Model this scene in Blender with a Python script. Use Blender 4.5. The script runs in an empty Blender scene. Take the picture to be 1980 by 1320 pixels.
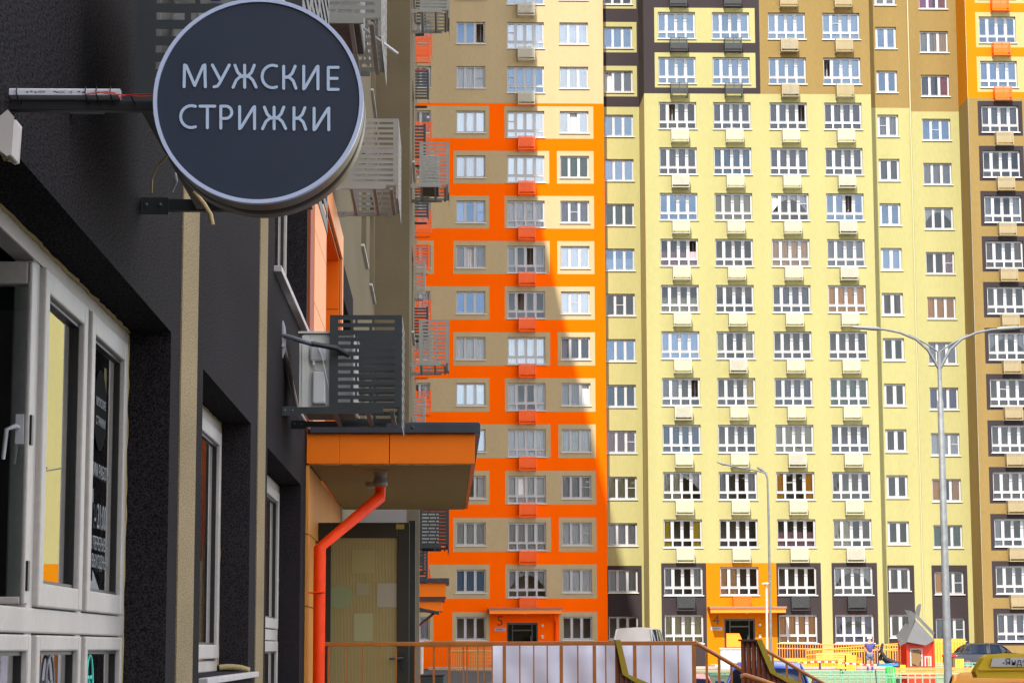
import bpy, bmesh, math, random
from mathutils import Vector, Matrix, Quaternion
random.seed(7)
SC = bpy.context.scene
COL = SC.collection
# ------------------------------------------------------------------ camera
EYE = 1.55
cam_d = bpy.data.cameras.new('camera'); cam = bpy.data.objects.new('camera', cam_d); COL.objects.link(cam)
cam_d.sensor_width = 36.0; cam_d.lens = 36.0 * 4363 / 1980; cam_d.clip_start = 0.05; cam_d.clip_end = 2000
R = Matrix(((0.99957425, -0.00130842, -0.02914819), (-0.02906071, -0.13395173, -0.99056166), (-0.00260838, 0.99098699, -0.13393272)))
cam.matrix_world = Matrix.Translation((0, 0, EYE)) @ R.to_4x4()
SC.camera = cam
# ------------------------------------------------------------------ world
SUN = Vector((0.275, 1.0, -1.16)).normalized()       # the way sunlight travels
elev = math.asin(-SUN.z); azim = math.atan2(-SUN.x, -SUN.y)
w = bpy.data.worlds.new('World'); SC.world = w; w.use_nodes = True
nt = w.node_tree; nt.nodes.clear()
N = nt.nodes.new
out = N('ShaderNodeOutputWorld'); bg = N('ShaderNodeBackground'); sky = N('ShaderNodeTexSky')
sky.sky_type = 'NISHITA'; sky.sun_disc = False; sky.sun_elevation = elev; sky.sun_rotation = azim
sky.air_density = 1.0; sky.dust_density = 0.6; sky.ozone_density = 1.5
tc = N('ShaderNodeTexCoord'); mp = N('ShaderNodeMapping'); mp.inputs['Scale'].default_value = (1, 1, 2.6)
no = N('ShaderNodeTexNoise'); no.inputs['Scale'].default_value = 2.6; no.inputs['Detail'].default_value = 9; no.inputs['Roughness'].default_value = 0.58
rp = N('ShaderNodeValToRGB'); rp.color_ramp.elements[0].position = 0.44; rp.color_ramp.elements[1].position = 0.60
mx = N('ShaderNodeMix'); mx.data_type = 'RGBA'
nt.links.new(tc.outputs['Generated'], mp.inputs['Vector']); nt.links.new(mp.outputs[0], no.inputs['Vector'])
nt.links.new(no.outputs['Fac'], rp.inputs[0]); nt.links.new(rp.outputs[0], mx.inputs[0])
nt.links.new(sky.outputs[0], mx.inputs[6]); mx.inputs[7].default_value = (12.6, 11.8, 11.2, 1)
nt.links.new(mx.outputs[2], bg.inputs[0]); bg.inputs[1].default_value = 0.15
nt.links.new(bg.outputs[0], out.inputs[0])
sd = bpy.data.lights.new('sun', 'SUN'); sd.energy = 3.8; sd.angle = math.radians(0.53); sd.color = (1.0, 0.95, 0.84)
so = bpy.data.objects.new('sun', sd); COL.objects.link(so); so.rotation_euler = SUN.to_track_quat('-Z', 'Y').to_euler(); so.location = (0, 0, 90)
vs = SC.view_settings; vs.view_transform = 'Standard'; vs.look = 'None'; vs.exposure = 1.15; vs.gamma = 1; vs.use_curve_mapping = False

# ------------------------------------------------------------------ materials
MATS = {}
def mat(name, col, rough=0.6, metal=0.0, spec=0.5, bump=0.0, bscale=200, var=0.0, vscale=3.0, speck=0.0, emit=None, stretch=None, coat=0.0):
    if name in MATS: return MATS[name]
    m = bpy.data.materials.new(name); m.use_nodes = True; t = m.node_tree; b = t.nodes['Principled BSDF']
    b.inputs['Base Color'].default_value = (*col, 1); b.inputs['Roughness'].default_value = rough
    b.inputs['Metallic'].default_value = metal; b.inputs['Specular IOR Level'].default_value = spec
    if coat: b.inputs['Coat Weight'].default_value = coat; b.inputs['Coat Roughness'].default_value = 0.08
    if var or speck or bump:
        c = t.nodes.new('ShaderNodeTexCoord'); src = c.outputs['Object']
        if stretch:
            mpp = t.nodes.new('ShaderNodeMapping'); mpp.inputs['Scale'].default_value = stretch; t.links.new(src, mpp.inputs[0]); src = mpp.outputs[0]
    last = None
    if var:
        n = t.nodes.new('ShaderNodeTexNoise'); n.inputs['Scale'].default_value = vscale; n.inputs['Detail'].default_value = 6
        t.links.new(src, n.inputs['Vector'])
        mr = t.nodes.new('ShaderNodeMapRange'); mr.inputs['From Min'].default_value = 0.3; mr.inputs['From Max'].default_value = 0.7
        mr.inputs['To Min'].default_value = 1 - var; mr.inputs['To Max'].default_value = 1 + var
        t.links.new(n.outputs['Fac'], mr.inputs['Value'])
        mm = t.nodes.new('ShaderNodeVectorMath'); mm.operation = 'SCALE'; mm.inputs[0].default_value = col
        t.links.new(mr.outputs[0], mm.inputs['Scale']); last = mm.outputs[0]
    if speck:
        n2 = t.nodes.new('ShaderNodeTexNoise'); n2.inputs['Scale'].default_value = bscale * 0.8; n2.inputs['Detail'].default_value = 2
        t.links.new(src, n2.inputs['Vector'])
        mr2 = t.nodes.new('ShaderNodeMapRange'); mr2.inputs['From Min'].default_value = 0.35; mr2.inputs['From Max'].default_value = 0.65
        mr2.inputs['To Min'].default_value = 1 - speck; mr2.inputs['To Max'].default_value = 1 + speck
        t.links.new(n2.outputs['Fac'], mr2.inputs['Value'])
        m3 = t.nodes.new('ShaderNodeVectorMath'); m3.operation = 'SCALE'
        if last: t.links.new(last, m3.inputs[0])
        else: m3.inputs[0].default_value = col
        t.links.new(mr2.outputs[0], m3.inputs['Scale']); last = m3.outputs[0]
    if last: t.links.new(last, b.inputs['Base Color'])
    if bump:
        n = t.nodes.new('ShaderNodeTexNoise'); n.inputs['Scale'].default_value = bscale; n.inputs['Detail'].default_value = 3
        t.links.new(src, n.inputs['Vector'])
        bp = t.nodes.new('ShaderNodeBump'); bp.inputs['Strength'].default_value = min(1, bump); bp.inputs['Distance'].default_value = 0.6 / bscale * max(1, bump)
        t.links.new(n.outputs['Fac'], bp.inputs['Height']); t.links.new(bp.outputs[0], b.inputs['Normal'])
    if emit: b.inputs['Emission Color'].default_value = (*emit, 1); b.inputs['Emission Strength'].default_value = 1
    MATS[name] = m; return m

def glass(name, refl=0.28, tint=(0.8, 0.84, 0.85), rough=0.0, gcol=(1, 1, 1), wob=0.0):
    if name in MATS: return MATS[name]
    m = bpy.data.materials.new(name); m.use_nodes = True; t = m.node_tree; t.nodes.clear()
    o = t.nodes.new('ShaderNodeOutputMaterial'); mxs = t.nodes.new('ShaderNodeMixShader')
    tr = t.nodes.new('ShaderNodeBsdfTransparent'); tr.inputs[0].default_value = (*tint, 1)
    gl = t.nodes.new('ShaderNodeBsdfGlossy'); gl.inputs['Roughness'].default_value = rough; gl.inputs['Color'].default_value = (*gcol, 1)
    fr = t.nodes.new('ShaderNodeFresnel'); fr.inputs[0].default_value = 1.5
    ad = t.nodes.new('ShaderNodeMath'); ad.operation = 'ADD'; ad.inputs[1].default_value = refl; ad.use_clamp = True
    t.links.new(fr.outputs[0], ad.inputs[0]); t.links.new(ad.outputs[0], mxs.inputs[0])
    t.links.new(tr.outputs[0], mxs.inputs[1]); t.links.new(gl.outputs[0], mxs.inputs[2]); t.links.new(mxs.outputs[0], o.inputs[0])
    if wob:
        c = t.nodes.new('ShaderNodeTexCoord'); n = t.nodes.new('ShaderNodeTexNoise'); n.inputs['Scale'].default_value = 1.3
        b = t.nodes.new('ShaderNodeBump'); b.inputs['Strength'].default_value = wob; b.inputs['Distance'].default_value = 0.05
        t.links.new(c.outputs['Object'], n.inputs['Vector']); t.links.new(n.outputs['Fac'], b.inputs['Height']); t.links.new(b.outputs[0], gl.inputs['Normal'])
    MATS[name] = m; return m

PALE5 = mat('pale_render_shade_toned', (.42, .33, .19), .9, spec=.08, var=.045, vscale=.9, speck=.05, bscale=30, stretch=(1, 1, .10))  # pale yellow paint with its tan look in shade put into the colour
PALE = mat('pale_yellow_render', (.35, .323, .146), .9, spec=.08, var=.045, vscale=.9, speck=.05, bscale=30, stretch=(1, 1, .10))
OCHRE = mat('ochre_render', (.232, .158, .058), .9, spec=.1, var=.06, vscale=.9, speck=.06, bscale=30, stretch=(1, 1, .12))
ORANGE_LIT = mat('orange_render_sun_toned', (.46, .160, .001), .85, spec=.1, var=.02, vscale=.4)  # copy of the orange paint, its mustard look in sun put into the colour
ORANGE = mat('orange_render', (.97, .122, .0), .9, spec=.04, var=.03, vscale=.7, stretch=(1, 1, .15))
GREY = mat('charcoal_render', (.037, .029, .032), .9, spec=.15, var=.06, vscale=.4, speck=.08, bscale=30)
NGREY = mat('near_charcoal_plaster', (.0215, .019, .0205), .9, spec=.05, bump=.6, bscale=230, var=.20, vscale=1.3, speck=.75, stretch=(1, .2, 1))  # charcoal paint made darker, with the alley's shade in the colour
NSTRIP = mat('near_tan_plaster', (.27, .205, .115), .9, spec=.1, bump=.8, bscale=230, var=.12, vscale=2, speck=.32, stretch=(1, .2, 1))
NOLIVE = mat('near_olive_plaster', (.165, .13, .075), .9, spec=.2, bump=.6, bscale=90, var=.10, vscale=1.1, speck=.16, stretch=(1, .3, 1))
WHITE = mat('white_upvc', (.43, .43, .45), .35, spec=.5)
NWHITE = mat('near_white_upvc', (.44, .405, .37), .4, spec=.35, var=.10, vscale=3, speck=.04, bscale=60)
SILL = mat('painted_sill', (.62, .60, .56), .4)
ROOM = mat('room_wall', (.50, .43, .37), .9)
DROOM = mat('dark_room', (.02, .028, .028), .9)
PANEL = mat('orange_cladding', (.95, .19, .002), .5, spec=.25, var=.04, vscale=2)
PANEL2 = mat('orange_cladding_sheen', (.95, .33, .10), .35, spec=.5, var=.03, vscale=2)  # same orange panels, paler colour standing in for grazing sheen
DKMET = mat('dark_grey_metal', (.030, .036, .038), .42, spec=.5, var=.15, vscale=5)
DKMET2 = mat('roof_edge_metal', (.055, .06, .075), .35, spec=.5, metal=.3, var=.15, vscale=4)
OLMET = mat('grey_beige_metal', (.30, .29, .255), .45, spec=.4, var=.06, vscale=6)
CRMET = mat('cream_metal', (.47, .45, .37), .45, var=.05, vscale=4)
TNMET = mat('tan_metal', (.34, .28, .17), .5, var=.05, vscale=4)
ORMET = mat('orange_metal', (.90, .115, .002), .4, var=.04, vscale=3)
PIPEOR = mat('orange_pipe_paint', (.98, .055, .001), .45, spec=.18, var=.09, vscale=7)
PVC = mat('grey_pvc', (.22, .20, .18), .4)
GPANE = glass('window_glass', .005, (.76, .77, .78), gcol=(.7, .85, 1), wob=.12)
GSKY = glass('reflective_window_glass', .10, (.62, .66, .72), gcol=(.45, .68, 1), wob=.1)
GSHADE = glass('shaded_window_glass', .15, (.85, .87, .9), gcol=(.7, .85, 1), wob=.1)
GNEAR = glass('shop_glass', .20, (.62, .70, .68))
RAILM = mat('brown_orange_rail_paint', (.42, .135, .018), .38, spec=.5, var=.15, vscale=9)
BANNER = mat('white_sheet', (.82, .82, .95), .6, var=.05, vscale=2.5)
BLACK = mat('black_plastic', (.012, .012, .013), .4)
GALV = mat('galvanised_steel', (.16, .17, .18), .6, metal=.2, var=.18, vscale=7)
RUBBER = mat('rubber', (.015, .015, .015), .8)
CURT = {
 'sheer': mat('sheer_curtain', (.50, .50, .52), .9), 'grey': mat('grey_curtain', (.20, .20, .24), .9), 'brown': mat('brown_curtain', (.20, .12, .08), .9),
 'orange': mat('orange_curtain', (.95, .42, .05), .9), 'yellow': mat('yellow_curtain', (.80, .55, .05), .9), 'peach': mat('peach_curtain', (.90, .55, .28), .9),
 'pink': mat('pink_curtain', (.55, .30, .34), .9), 'green': mat('green_curtain', (.19, .27, .19), .9), 'cream': mat('cream_blind', (.6, .56, .36), .9),
 'lilac': mat('lilac_curtain', (.20, .19, .36), .9), 'magenta': mat('magenta_curtain', (.62, .10, .38), .9), 'red': mat('red_curtain', (.65, .06, .02), .9),
 'blue': mat('blue_curtain', (.16, .28, .42), .9), 'white': mat('white_curtain', (.8, .8, .8), .9)}

# ------------------------------------------------------------------ mesh helpers
class MB:
    def __init__(s): s.v = []; s.f = []; s.m = []; s.sm = []
    def add(s, vs, fs, mi=0, smooth=False):
        o = len(s.v); s.v += [tuple(v) for v in vs]
        for f in fs: s.f.append(tuple(i + o for i in f)); s.m.append(mi); s.sm.append(smooth)
        return s
    def box(s, x0, x1, y0, y1, z0, z1, mi=0):
        x0, x1 = sorted((x0, x1)); y0, y1 = sorted((y0, y1)); z0, z1 = sorted((z0, z1))
        return s.add([(x0,y0,z0),(x1,y0,z0),(x1,y1,z0),(x0,y1,z0),(x0,y0,z1),(x1,y0,z1),(x1,y1,z1),(x0,y1,z1)],
                     [(0,3,2,1),(4,5,6,7),(0,1,5,4),(1,2,6,5),(2,3,7,6),(3,0,4,7)], mi)
    def quad(s, a, b, c, d, mi=0): return s.add([a, b, c, d], [(0, 1, 2, 3)], mi)
    def prism(s, poly, axis, a0, a1, mi=0):
        """poly: list of 2d points; axis 'x','y','z' is extruded from a0 to a1"""
        def P(p, a):
            return {'x': (a, p[0], p[1]), 'y': (p[0], a, p[1]), 'z': (p[0], p[1], a)}[axis]
        n = len(poly); vs = [P(p, a0) for p in poly] + [P(p, a1) for p in poly]
        fs = [tuple(range(n)), tuple(range(2*n-1, n-1, -1))] + [(i, (i+1) % n, (i+1) % n + n, i + n) for i in range(n)]
        return s.add(vs, fs, mi)
    def tube(s, pts, r, seg=10, mi=0, caps=True, flat=None, rs=None):
        pts = [Vector(p) for p in pts]; n = len(pts); rings = []
        up0 = Vector((0, 0, 1))
        base = None
        for i, p in enumerate(pts):
            d = (pts[min(i+1, n-1)] - pts[max(i-1, 0)]).normalized()
            if base is None:
                u = up0 if abs(d.z) < .9 else Vector((0, 1, 0)); a = d.cross(u).normalized()
            else: a = (base - d * base.dot(d)).normalized()
            base = a; b = d.cross(a).normalized(); rr = rs[i] if rs else r
            k = 1.0
            if 0 < i < n-1:
                d1 = (pts[i]-pts[i-1]).normalized(); d2 = (pts[i+1]-pts[i]).normalized(); k = 1/max(.5, math.cos(d1.angle(d2, 0)/2))
            rings.append([p + (a*math.cos(t)+b*math.sin(t))*rr*(k if k < 1.5 else 1.2) for t in [2*math.pi*j/seg for j in range(seg)]])
        vs = [v for rg in rings for v in rg]; fs = []
        for i in range(n-1):
            for j in range(seg):
                fs.append((i*seg+j, i*seg+(j+1) % seg, (i+1)*seg+(j+1) % seg, (i+1)*seg+j))
        s.add(vs, fs, mi, True)
        if caps:
            s.add(rings[0], [tuple(range(seg-1, -1, -1))], mi); s.add(rings[-1], [tuple(range(seg))], mi)
        return s
    def lathe(s, prof, c, seg=24, mi=0, axis='z', sm=True):
        vs = []; n = len(prof)
        for (r, h) in prof:
            for j in range(seg):
                t = 2*math.pi*j/seg; q = (r*math.cos(t), r*math.sin(t))
                vs.append((c[0]+q[0], c[1]+q[1], c[2]+h) if axis == 'z' else (c[0]+q[0], c[1]+h, c[2]+q[1]) if axis == 'y' else (c[0]+h, c[1]+q[0], c[2]+q[1]))
        fs = [(i*seg+j, i*seg+(j+1) % seg, (i+1)*seg+(j+1) % seg, (i+1)*seg+j) for i in range(n-1) for j in range(seg)]
        return s.add(vs, fs, mi, sm)
    def mesh(s, name, mats):
        me = bpy.data.meshes.new(name); me.from_pydata(s.v, [], s.f)
        for m in mats: me.materials.append(m)
        for p, mi, sm in zip(me.polygons, s.m, s.sm): p.material_index = mi; p.use_smooth = sm
        me.update(); return me

def wloc(o):
    v = Vector(o.location)
    while o.parent: o = o.parent; v += o.location
    return v
def link(name, me, parent=None, loc=(0, 0, 0)):
    o = bpy.data.objects.new(name, me); COL.objects.link(o); o.location = loc
    if parent: o.parent = parent
    return o
def part(name, mb, m, parent, loc=None, bevel=0):
    """mb in world coordinates -> object under parent (parents are only translated)"""
    ms = m if isinstance(m, (list, tuple)) else [m]
    o0 = wloc(parent) if parent else Vector(loc or (0, 0, 0))
    mb.v = [(x-o0.x, y-o0.y, z-o0.z) for x, y, z in mb.v]
    o = link(name, mb.mesh(name, ms), parent, (0, 0, 0) if parent else o0)
    if bevel:
        b = o.modifiers.new('bevel', 'BEVEL'); b.width = bevel; b.segments = 2; b.limit_method = 'ANGLE'
    return o
def tag(o, label, cat, group=None, kind=None):
    if label: o['label'] = label
    if cat: o['category'] = cat
    if group: o['group'] = group
    if kind: o['kind'] = kind
    return o
def thing(name, loc, label, cat, group=None):
    o = bpy.data.objects.new(name, None); COL.objects.link(o); o.location = loc; o.empty_display_size = .2
    return tag(o, label, cat, group)
def struct(name, mb, m):
    o = part(name, mb, m, None); o['kind'] = 'structure'; return o
def copy_tree(o, parent=None):
    c = o.copy(); COL.objects.link(c)
    if parent: c.parent = parent
    for ch in list(o.children): copy_tree(ch, c)
    return c

# ------------------------------------------------------------------ ground
def gz(y):
    t = min(1, max(0, (y-60)/50)); t = t*t*(3-2*t); return -.15 + .40*t
ASPH = mat('asphalt', (.055, .055, .058), .9, bump=.4, bscale=60, var=.15, vscale=.6)
PAVE = mat('sidewalk_concrete', (.42, .33, .27), .9, bump=.3, bscale=40, var=.12, vscale=.8)
SAFE = mat('green_play_surface', (.17, .22, .12), .9, bump=.3, bscale=80, var=.18, vscale=.7)
SAFE2 = mat('terracotta_play_surface', (.52, .26, .17), .9, bump=.3, bscale=80, var=.12, vscale=.7)
def sheet(name, x0, x1, ys, dz, m, nx=1):
    b = MB()
    for i in range(len(ys)-1):
        for k in range(nx):
            xa = x0+(x1-x0)*k/nx; xb = x0+(x1-x0)*(k+1)/nx
            b.quad((xa, ys[i], gz(ys[i])+dz), (xb, ys[i], gz(ys[i])+dz), (xb, ys[i+1], gz(ys[i+1])+dz), (xa, ys[i+1], gz(ys[i+1])+dz))
    return struct(name, b, m)
YS = [-600, -200, 0, 20, 40, 60] + [60+2.5*i for i in range(1, 21)] + [140, 200, 600]
sheet('ground', -600, 600, YS, 0, ASPH)
yy = [96+2*i for i in range(8)]+[112]
sheet('play_surface_green', 9.5, 30, [y for y in YS if 82 <= y <= 118]+[120], .012, SAFE)
sheet('play_surface_terracotta', 11, 30, [120, 124], .016, SAFE2)
pv = MB(); pv.box(-1, 36, 129.6, 135.75, .1, .37); struct('pavement', pv, PAVE)

# ------------------------------------------------------------------ wall grid
def wallgrid(mb, a0, a1, z0, z1, ops, colf, fmap, cuts_a=(), cuts_z=(), depth=.2):
    A = sorted(set([a0, a1] + [round(c, 4) for o in ops for c in o[:2] if a0 < c < a1] + [c for c in cuts_a if a0 < c < a1]))
    Z = sorted(set([z0, z1] + [round(c, 4) for o in ops for c in o[2:4] if z0 < c < z1] + [c for c in cuts_z if z0 < c < z1]))
    for i in range(len(A)-1):
        am = (A[i]+A[i+1])/2
        if A[i+1]-A[i] < 1e-4: continue
        run = None
        for j in range(len(Z)-1):
            if Z[j+1]-Z[j] < 1e-4: continue
            zm = (Z[j]+Z[j+1])/2
            hole = any(o[0] < am < o[1] and o[2] < zm < o[3] for o in ops)
            mi = None if hole else colf(am, zm)
            if run and run[0] == mi and abs(run[2]-Z[j]) < 1e-6: run[2] = Z[j+1]
            else:
                if run and run[0] is not None: mb.quad(fmap(A[i], 0, run[1]), fmap(A[i+1], 0, run[1]), fmap(A[i+1], 0, run[2]), fmap(A[i], 0, run[2]), run[0])
                run = [mi, Z[j], Z[j+1]]
        if run and run[0] is not None: mb.quad(fmap(A[i], 0, run[1]), fmap(A[i+1], 0, run[1]), fmap(A[i+1], 0, run[2]), fmap(A[i], 0, run[2]), run[0])
    for (p, q, r, s_) in [o[:4] for o in ops]:
        e = .02; mi = colf(p-e, (r+s_)/2) if p-e > a0 else colf(q+e, (r+s_)/2)
        mb.quad(fmap(p, 0, r), fmap(p, depth, r), fmap(p, depth, s_), fmap(p, 0, s_), mi)
        mb.quad(fmap(q, 0, r), fmap(q, 0, s_), fmap(q, depth, s_), fmap(q, depth, r), mi)
        mb.quad(fmap(p, 0, s_), fmap(p, depth, s_), fmap(q, depth, s_), fmap(q, 0, s_), mi)
        mb.quad(fmap(p, 0, r), fmap(q, 0, r), fmap(q, depth, r), fmap(p, depth, r), mi)

# ------------------------------------------------------------------ facade windows (prototype meshes; local origin = top left of the opening, on the wall plane)
WT = {}
def wtype(key, wd, ht, ups, zu, lows=(), zl=None, bar=True):
    f = MB(); yf, yb = .145, .20
    xs = sorted(set([0, wd]+[c for p in ups for c in p]+[c for p in lows for c in p]))
    zs = sorted(set([-ht, 0, zu[0], zu[1]] + (list(zl) if zl else [])))
    for i in range(len(xs)-1):
        for j in range(len(zs)-1):
            xm = (xs[i]+xs[i+1])/2; zm = (zs[j]+zs[j+1])/2
            if any(p[0] < xm < p[1] for p in ups) and zu[1] < zm < zu[0]: continue
            if zl and any(p[0] < xm < p[1] for p in lows) and zl[1] < zm < zl[0]: continue
            f.quad((xs[i], yf, zs[j]), (xs[i+1], yf, zs[j]), (xs[i+1], yf, zs[j+1]), (xs[i], yf, zs[j+1]))
    def reveal(a, b, c, d):
        f.quad((a, yf, c), (a, yb, c), (a, yb, d), (a, yf, d)); f.quad((b, yf, c), (b, yf, d), (b, yb, d), (b, yb, c))
        f.quad((a, yf, d), (a, yb, d), (b, yb, d), (b, yf, d)); f.quad((a, yf, c), (b, yf, c), (b, yb, c), (a, yb, c))
    for p in ups: reveal(p[0], p[1], zu[1], zu[0])
    for p in lows: reveal(p[0], p[1], zl[1], zl[0])
    # slim raised sash lips so the frame has depth
    for p in ups:
        a, b = p; t = .035
        f.box(a-t, a-.004, yf-.018, yf-.002, zu[1]-t, zu[0]+t); f.box(b+.004, b+t, yf-.018, yf-.002, zu[1]-t, zu[0]+t)
        f.box(a-.004, b+.004, yf-.018, yf-.002, zu[0]+.004, zu[0]+t); f.box(a-.004, b+.004, yf-.018, yf-.002, zu[1]-t, zu[1]-.004)
    d = {'w': wd, 'h': ht, 'ups': ups, 'lows': lows}
    d['frame'] = f.mesh('window', [WHITE])
    def pane(a, b, c, dd): return MB().quad((a, .18, c), (b, .18, c), (b, .18, dd), (a, .18, dd)).mesh('pane', [GPANE])
    d['panes'] = [pane(p[0], p[1], zu[1], zu[0]) for p in ups]
    d['lp'] = [pane(p[0], p[1], zl[1], zl[0]) for p in lows]
    d['bar'] = [MB().box(p[0], p[1], .12, .165, (zu[0]+zu[1])/2-.02, (zu[0]+zu[1])/2+.02).mesh('screen_bar', [WHITE]) for p in ups]
    d['sill'] = MB().box(-.05, wd+.07, -.07, .14, -ht-.055, -ht-.003).mesh('sill', [SILL])
    g = MB(); X0, X1, Z0, Z1, Y0, Y1 = -.12, wd+.12, -ht-.2, .12, .21, 1.9
    g.quad((X0, Y1, Z0), (X1, Y1, Z0), (X1, Y1, Z1), (X0, Y1, Z1)); g.quad((X0, Y0, Z0), (X0, Y1, Z0), (X0, Y1, Z1), (X0, Y0, Z1))
    g.quad((X1, Y0, Z0), (X1, Y1, Z0), (X1, Y1, Z1), (X1, Y0, Z1)); g.quad((X0, Y0, Z0), (X1, Y0, Z0), (X1, Y1, Z0), (X0, Y1, Z0)); g.quad((X0, Y0, Z1), (X1, Y0, Z1), (X1, Y1, Z1), (X0, Y1, Z1))
    d['room'] = g.mesh('room_interior', [ROOM])
    # curtains
    def folds(x0, x1, zt, zb, amp=.025, pitch=.07, swag=0):
        c = MB(); n = max(2, int((x1-x0)/pitch)); 
        for i in range(n):
            xa = x0+(x1-x0)*i/n; xb = x0+(x1-x0)*(i+1)/n; ya = .26+amp*(i % 2); yb_ = .26+amp*((i+1) % 2)
            za = zb + swag*(abs((xa-x0)/(x1-x0)-.5)*2)**2; zb2 = zb + swag*(abs((xb-x0)/(x1-x0)-.5)*2)**2
            if swag < 0: za = zb - swag*(1-(abs((xa-x0)/(x1-x0)-.5)*2)**2); zb2 = zb - swag*(1-(abs((xb-x0)/(x1-x0)-.5)*2)**2)
            c.quad((xa, ya, za), (xb, yb_, zb2), (xb, yb_, zt), (xa, ya, zt))
        return c
    W, H = wd, ht
    d['cur'] = {}
    def reg(k, c): d['cur'][k] = c.mesh('curtain', [CURT['sheer']])
    reg('full', folds(0, W, 0, -H+.02)); reg('sidesl', folds(0, W*.3, 0, -H+.02)); reg('sidesr', folds(W*.7, W, 0, -H+.02))
    cc = folds(0, W*.27, 0, -H+.02); c2 = folds(W*.73, W, 0, -H+.02); cc.add(c2.v, c2.f); reg('sides', cc)
    reg('half', folds(0, W, -H*.45, -H+.02)); reg('left', folds(0, W*.52, 0, -H+.02)); reg('right', folds(W*.48, W, 0, -H+.02))
    reg('swag', folds(0, W, 0, -H*.75, swag=-H*.55)); reg('top', folds(0, W, 0, -H*.45))
    bl = MB(); z = -.06
    while z > -H+.05: bl.quad((0, .25, z-.075), (W, .25, z-.075), (W, .275, z), (0, .275, z)); z -= .085
    reg('blind', bl)
    WT[key] = d
wtype('W3', 1.80, 1.40, [(.06, .48), (.64, 1.08), (1.25, 1.70)], (-.10, -1.29))
wtype('W4', 2.32, 1.69, [(.07, .44), (.63, 1.02), (1.21, 1.60), (1.80, 2.21)], (-.12, -1.16), [(.05, .50), (.60, 1.09), (1.19, 1.68), (1.79, 2.26)], (-1.31, -1.62))
wtype('W2', 1.33, 1.42, [(.16, .57), (.79, 1.19)], (-.12, -1.28))

def window(parent, key, x, y, z, cur=None, col='sheer', glassm=None, openp=None, screen=None, sill=True, cur2=None, col2=None):
    d = WT[key]; pw = wloc(parent)
    f = link('window', d['frame'], parent, (x-pw.x, y-pw.y, z-pw.z))
    for i, pm in enumerate(d['panes']):
        if openp == i: continue
        p = link('pane', pm, f)
        if glassm: p.material_slots[0].link = 'OBJECT'; p.material_slots[0].material = glassm
    for i, pm in enumerate(d['lp']):
        p = link('lower_pane', pm, f)
        if glassm: p.material_slots[0].link = 'OBJECT'; p.material_slots[0].material = glassm
    if openp is not None:
        a, b = d['ups'][openp]; h0, h1 = (-.10, -1.29) if key == 'W3' else (-.12, -1.16) if key == 'W4' else (-.12, -1.28)
        s_ = MB(); L = (b-a)+.06; ang = math.radians(62); dx, dy = math.cos(ang)*L, math.sin(ang)*L
        def fm(u, t, zz): return (b+.03-dx*u/L + t*math.sin(ang), .205+dy*u/L + t*math.cos(ang), zz)
        for (u0, u1, za, zb) in ((0, .07, h1-.03, h0+.03), (L-.07, L, h1-.03, h0+.03), (.07, L-.07, h0-.05, h0+.03), (.07, L-.07, h1-.03, h1+.05)):
            vs = [fm(u, t, zz) for zz in (za, zb) for (u, t) in ((u0, 0), (u1, 0), (u1, .04), (u0, .04))]
            s_.add(vs, [(0, 3, 2, 1), (4, 5, 6, 7), (0, 1, 5, 4), (1, 2, 6, 5), (2, 3, 7, 6), (3, 0, 4, 7)])
        link('open_sash', s_.mesh('open_sash', [WHITE]), f)
    if screen is not None: link('screen_bar', d['bar'][screen], f)
    if sill: link('sill', d['sill'], f)
    link('room_interior', d['room'], f)
    for c_, cl_ in ((cur, col), (cur2, col2)):
        if c_:
            c = link('curtain', d['cur'][c_], f); c.material_slots[0].link = 'OBJECT'; c.material_slots[0].material = CURT[cl_ or 'sheer']
    return f

FL = 2.857
rw = random.Random(11)
def rnd_style(r, lit):
    k = {}
    u = rw.random()
    if lit:
        if r >= 9: ch = [('full', 'sheer', .25), ('full', 'grey', .25), ('half', 'sheer', .1), ('sides', 'sheer', .15), (None, None, .25)]
        elif r >= 6: ch = [('full', 'sheer', .12), ('full', 'grey', .2), ('sides', 'brown', .15), ('swag', 'sheer', .12), ('blind', 'grey', .1), ('half', 'brown', .1), (None, None, .21)]
        else: ch = [('full', 'grey', .2), ('sides', 'sheer', .15), ('swag', 'sheer', .15), ('sides', 'yellow', .05), ('full', 'brown', .1), (None, None, .35)]
    else: ch = [('full', 'white', .4), ('full', 'sheer', .35), ('sides', 'white', .1), (None, None, .15)]
    s_ = 0
    for c, cl, p in ch:
        s_ += p
        if u <= s_: k['cur'] = c; k['col'] = cl; break
    v = rw.random()
    if v < .07: k['openp'] = rw.choice([0, 1])
    elif v < .2: k['screen'] = rw.choice([0, 1])
    g = rw.random()
    if not lit:
        if g < .7: k['glassm'] = GSHADE
    elif (r >= 12 and g < .8) or (r >= 8 and g < .35): k['glassm'] = GSKY
    return k
NR = 15
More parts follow.
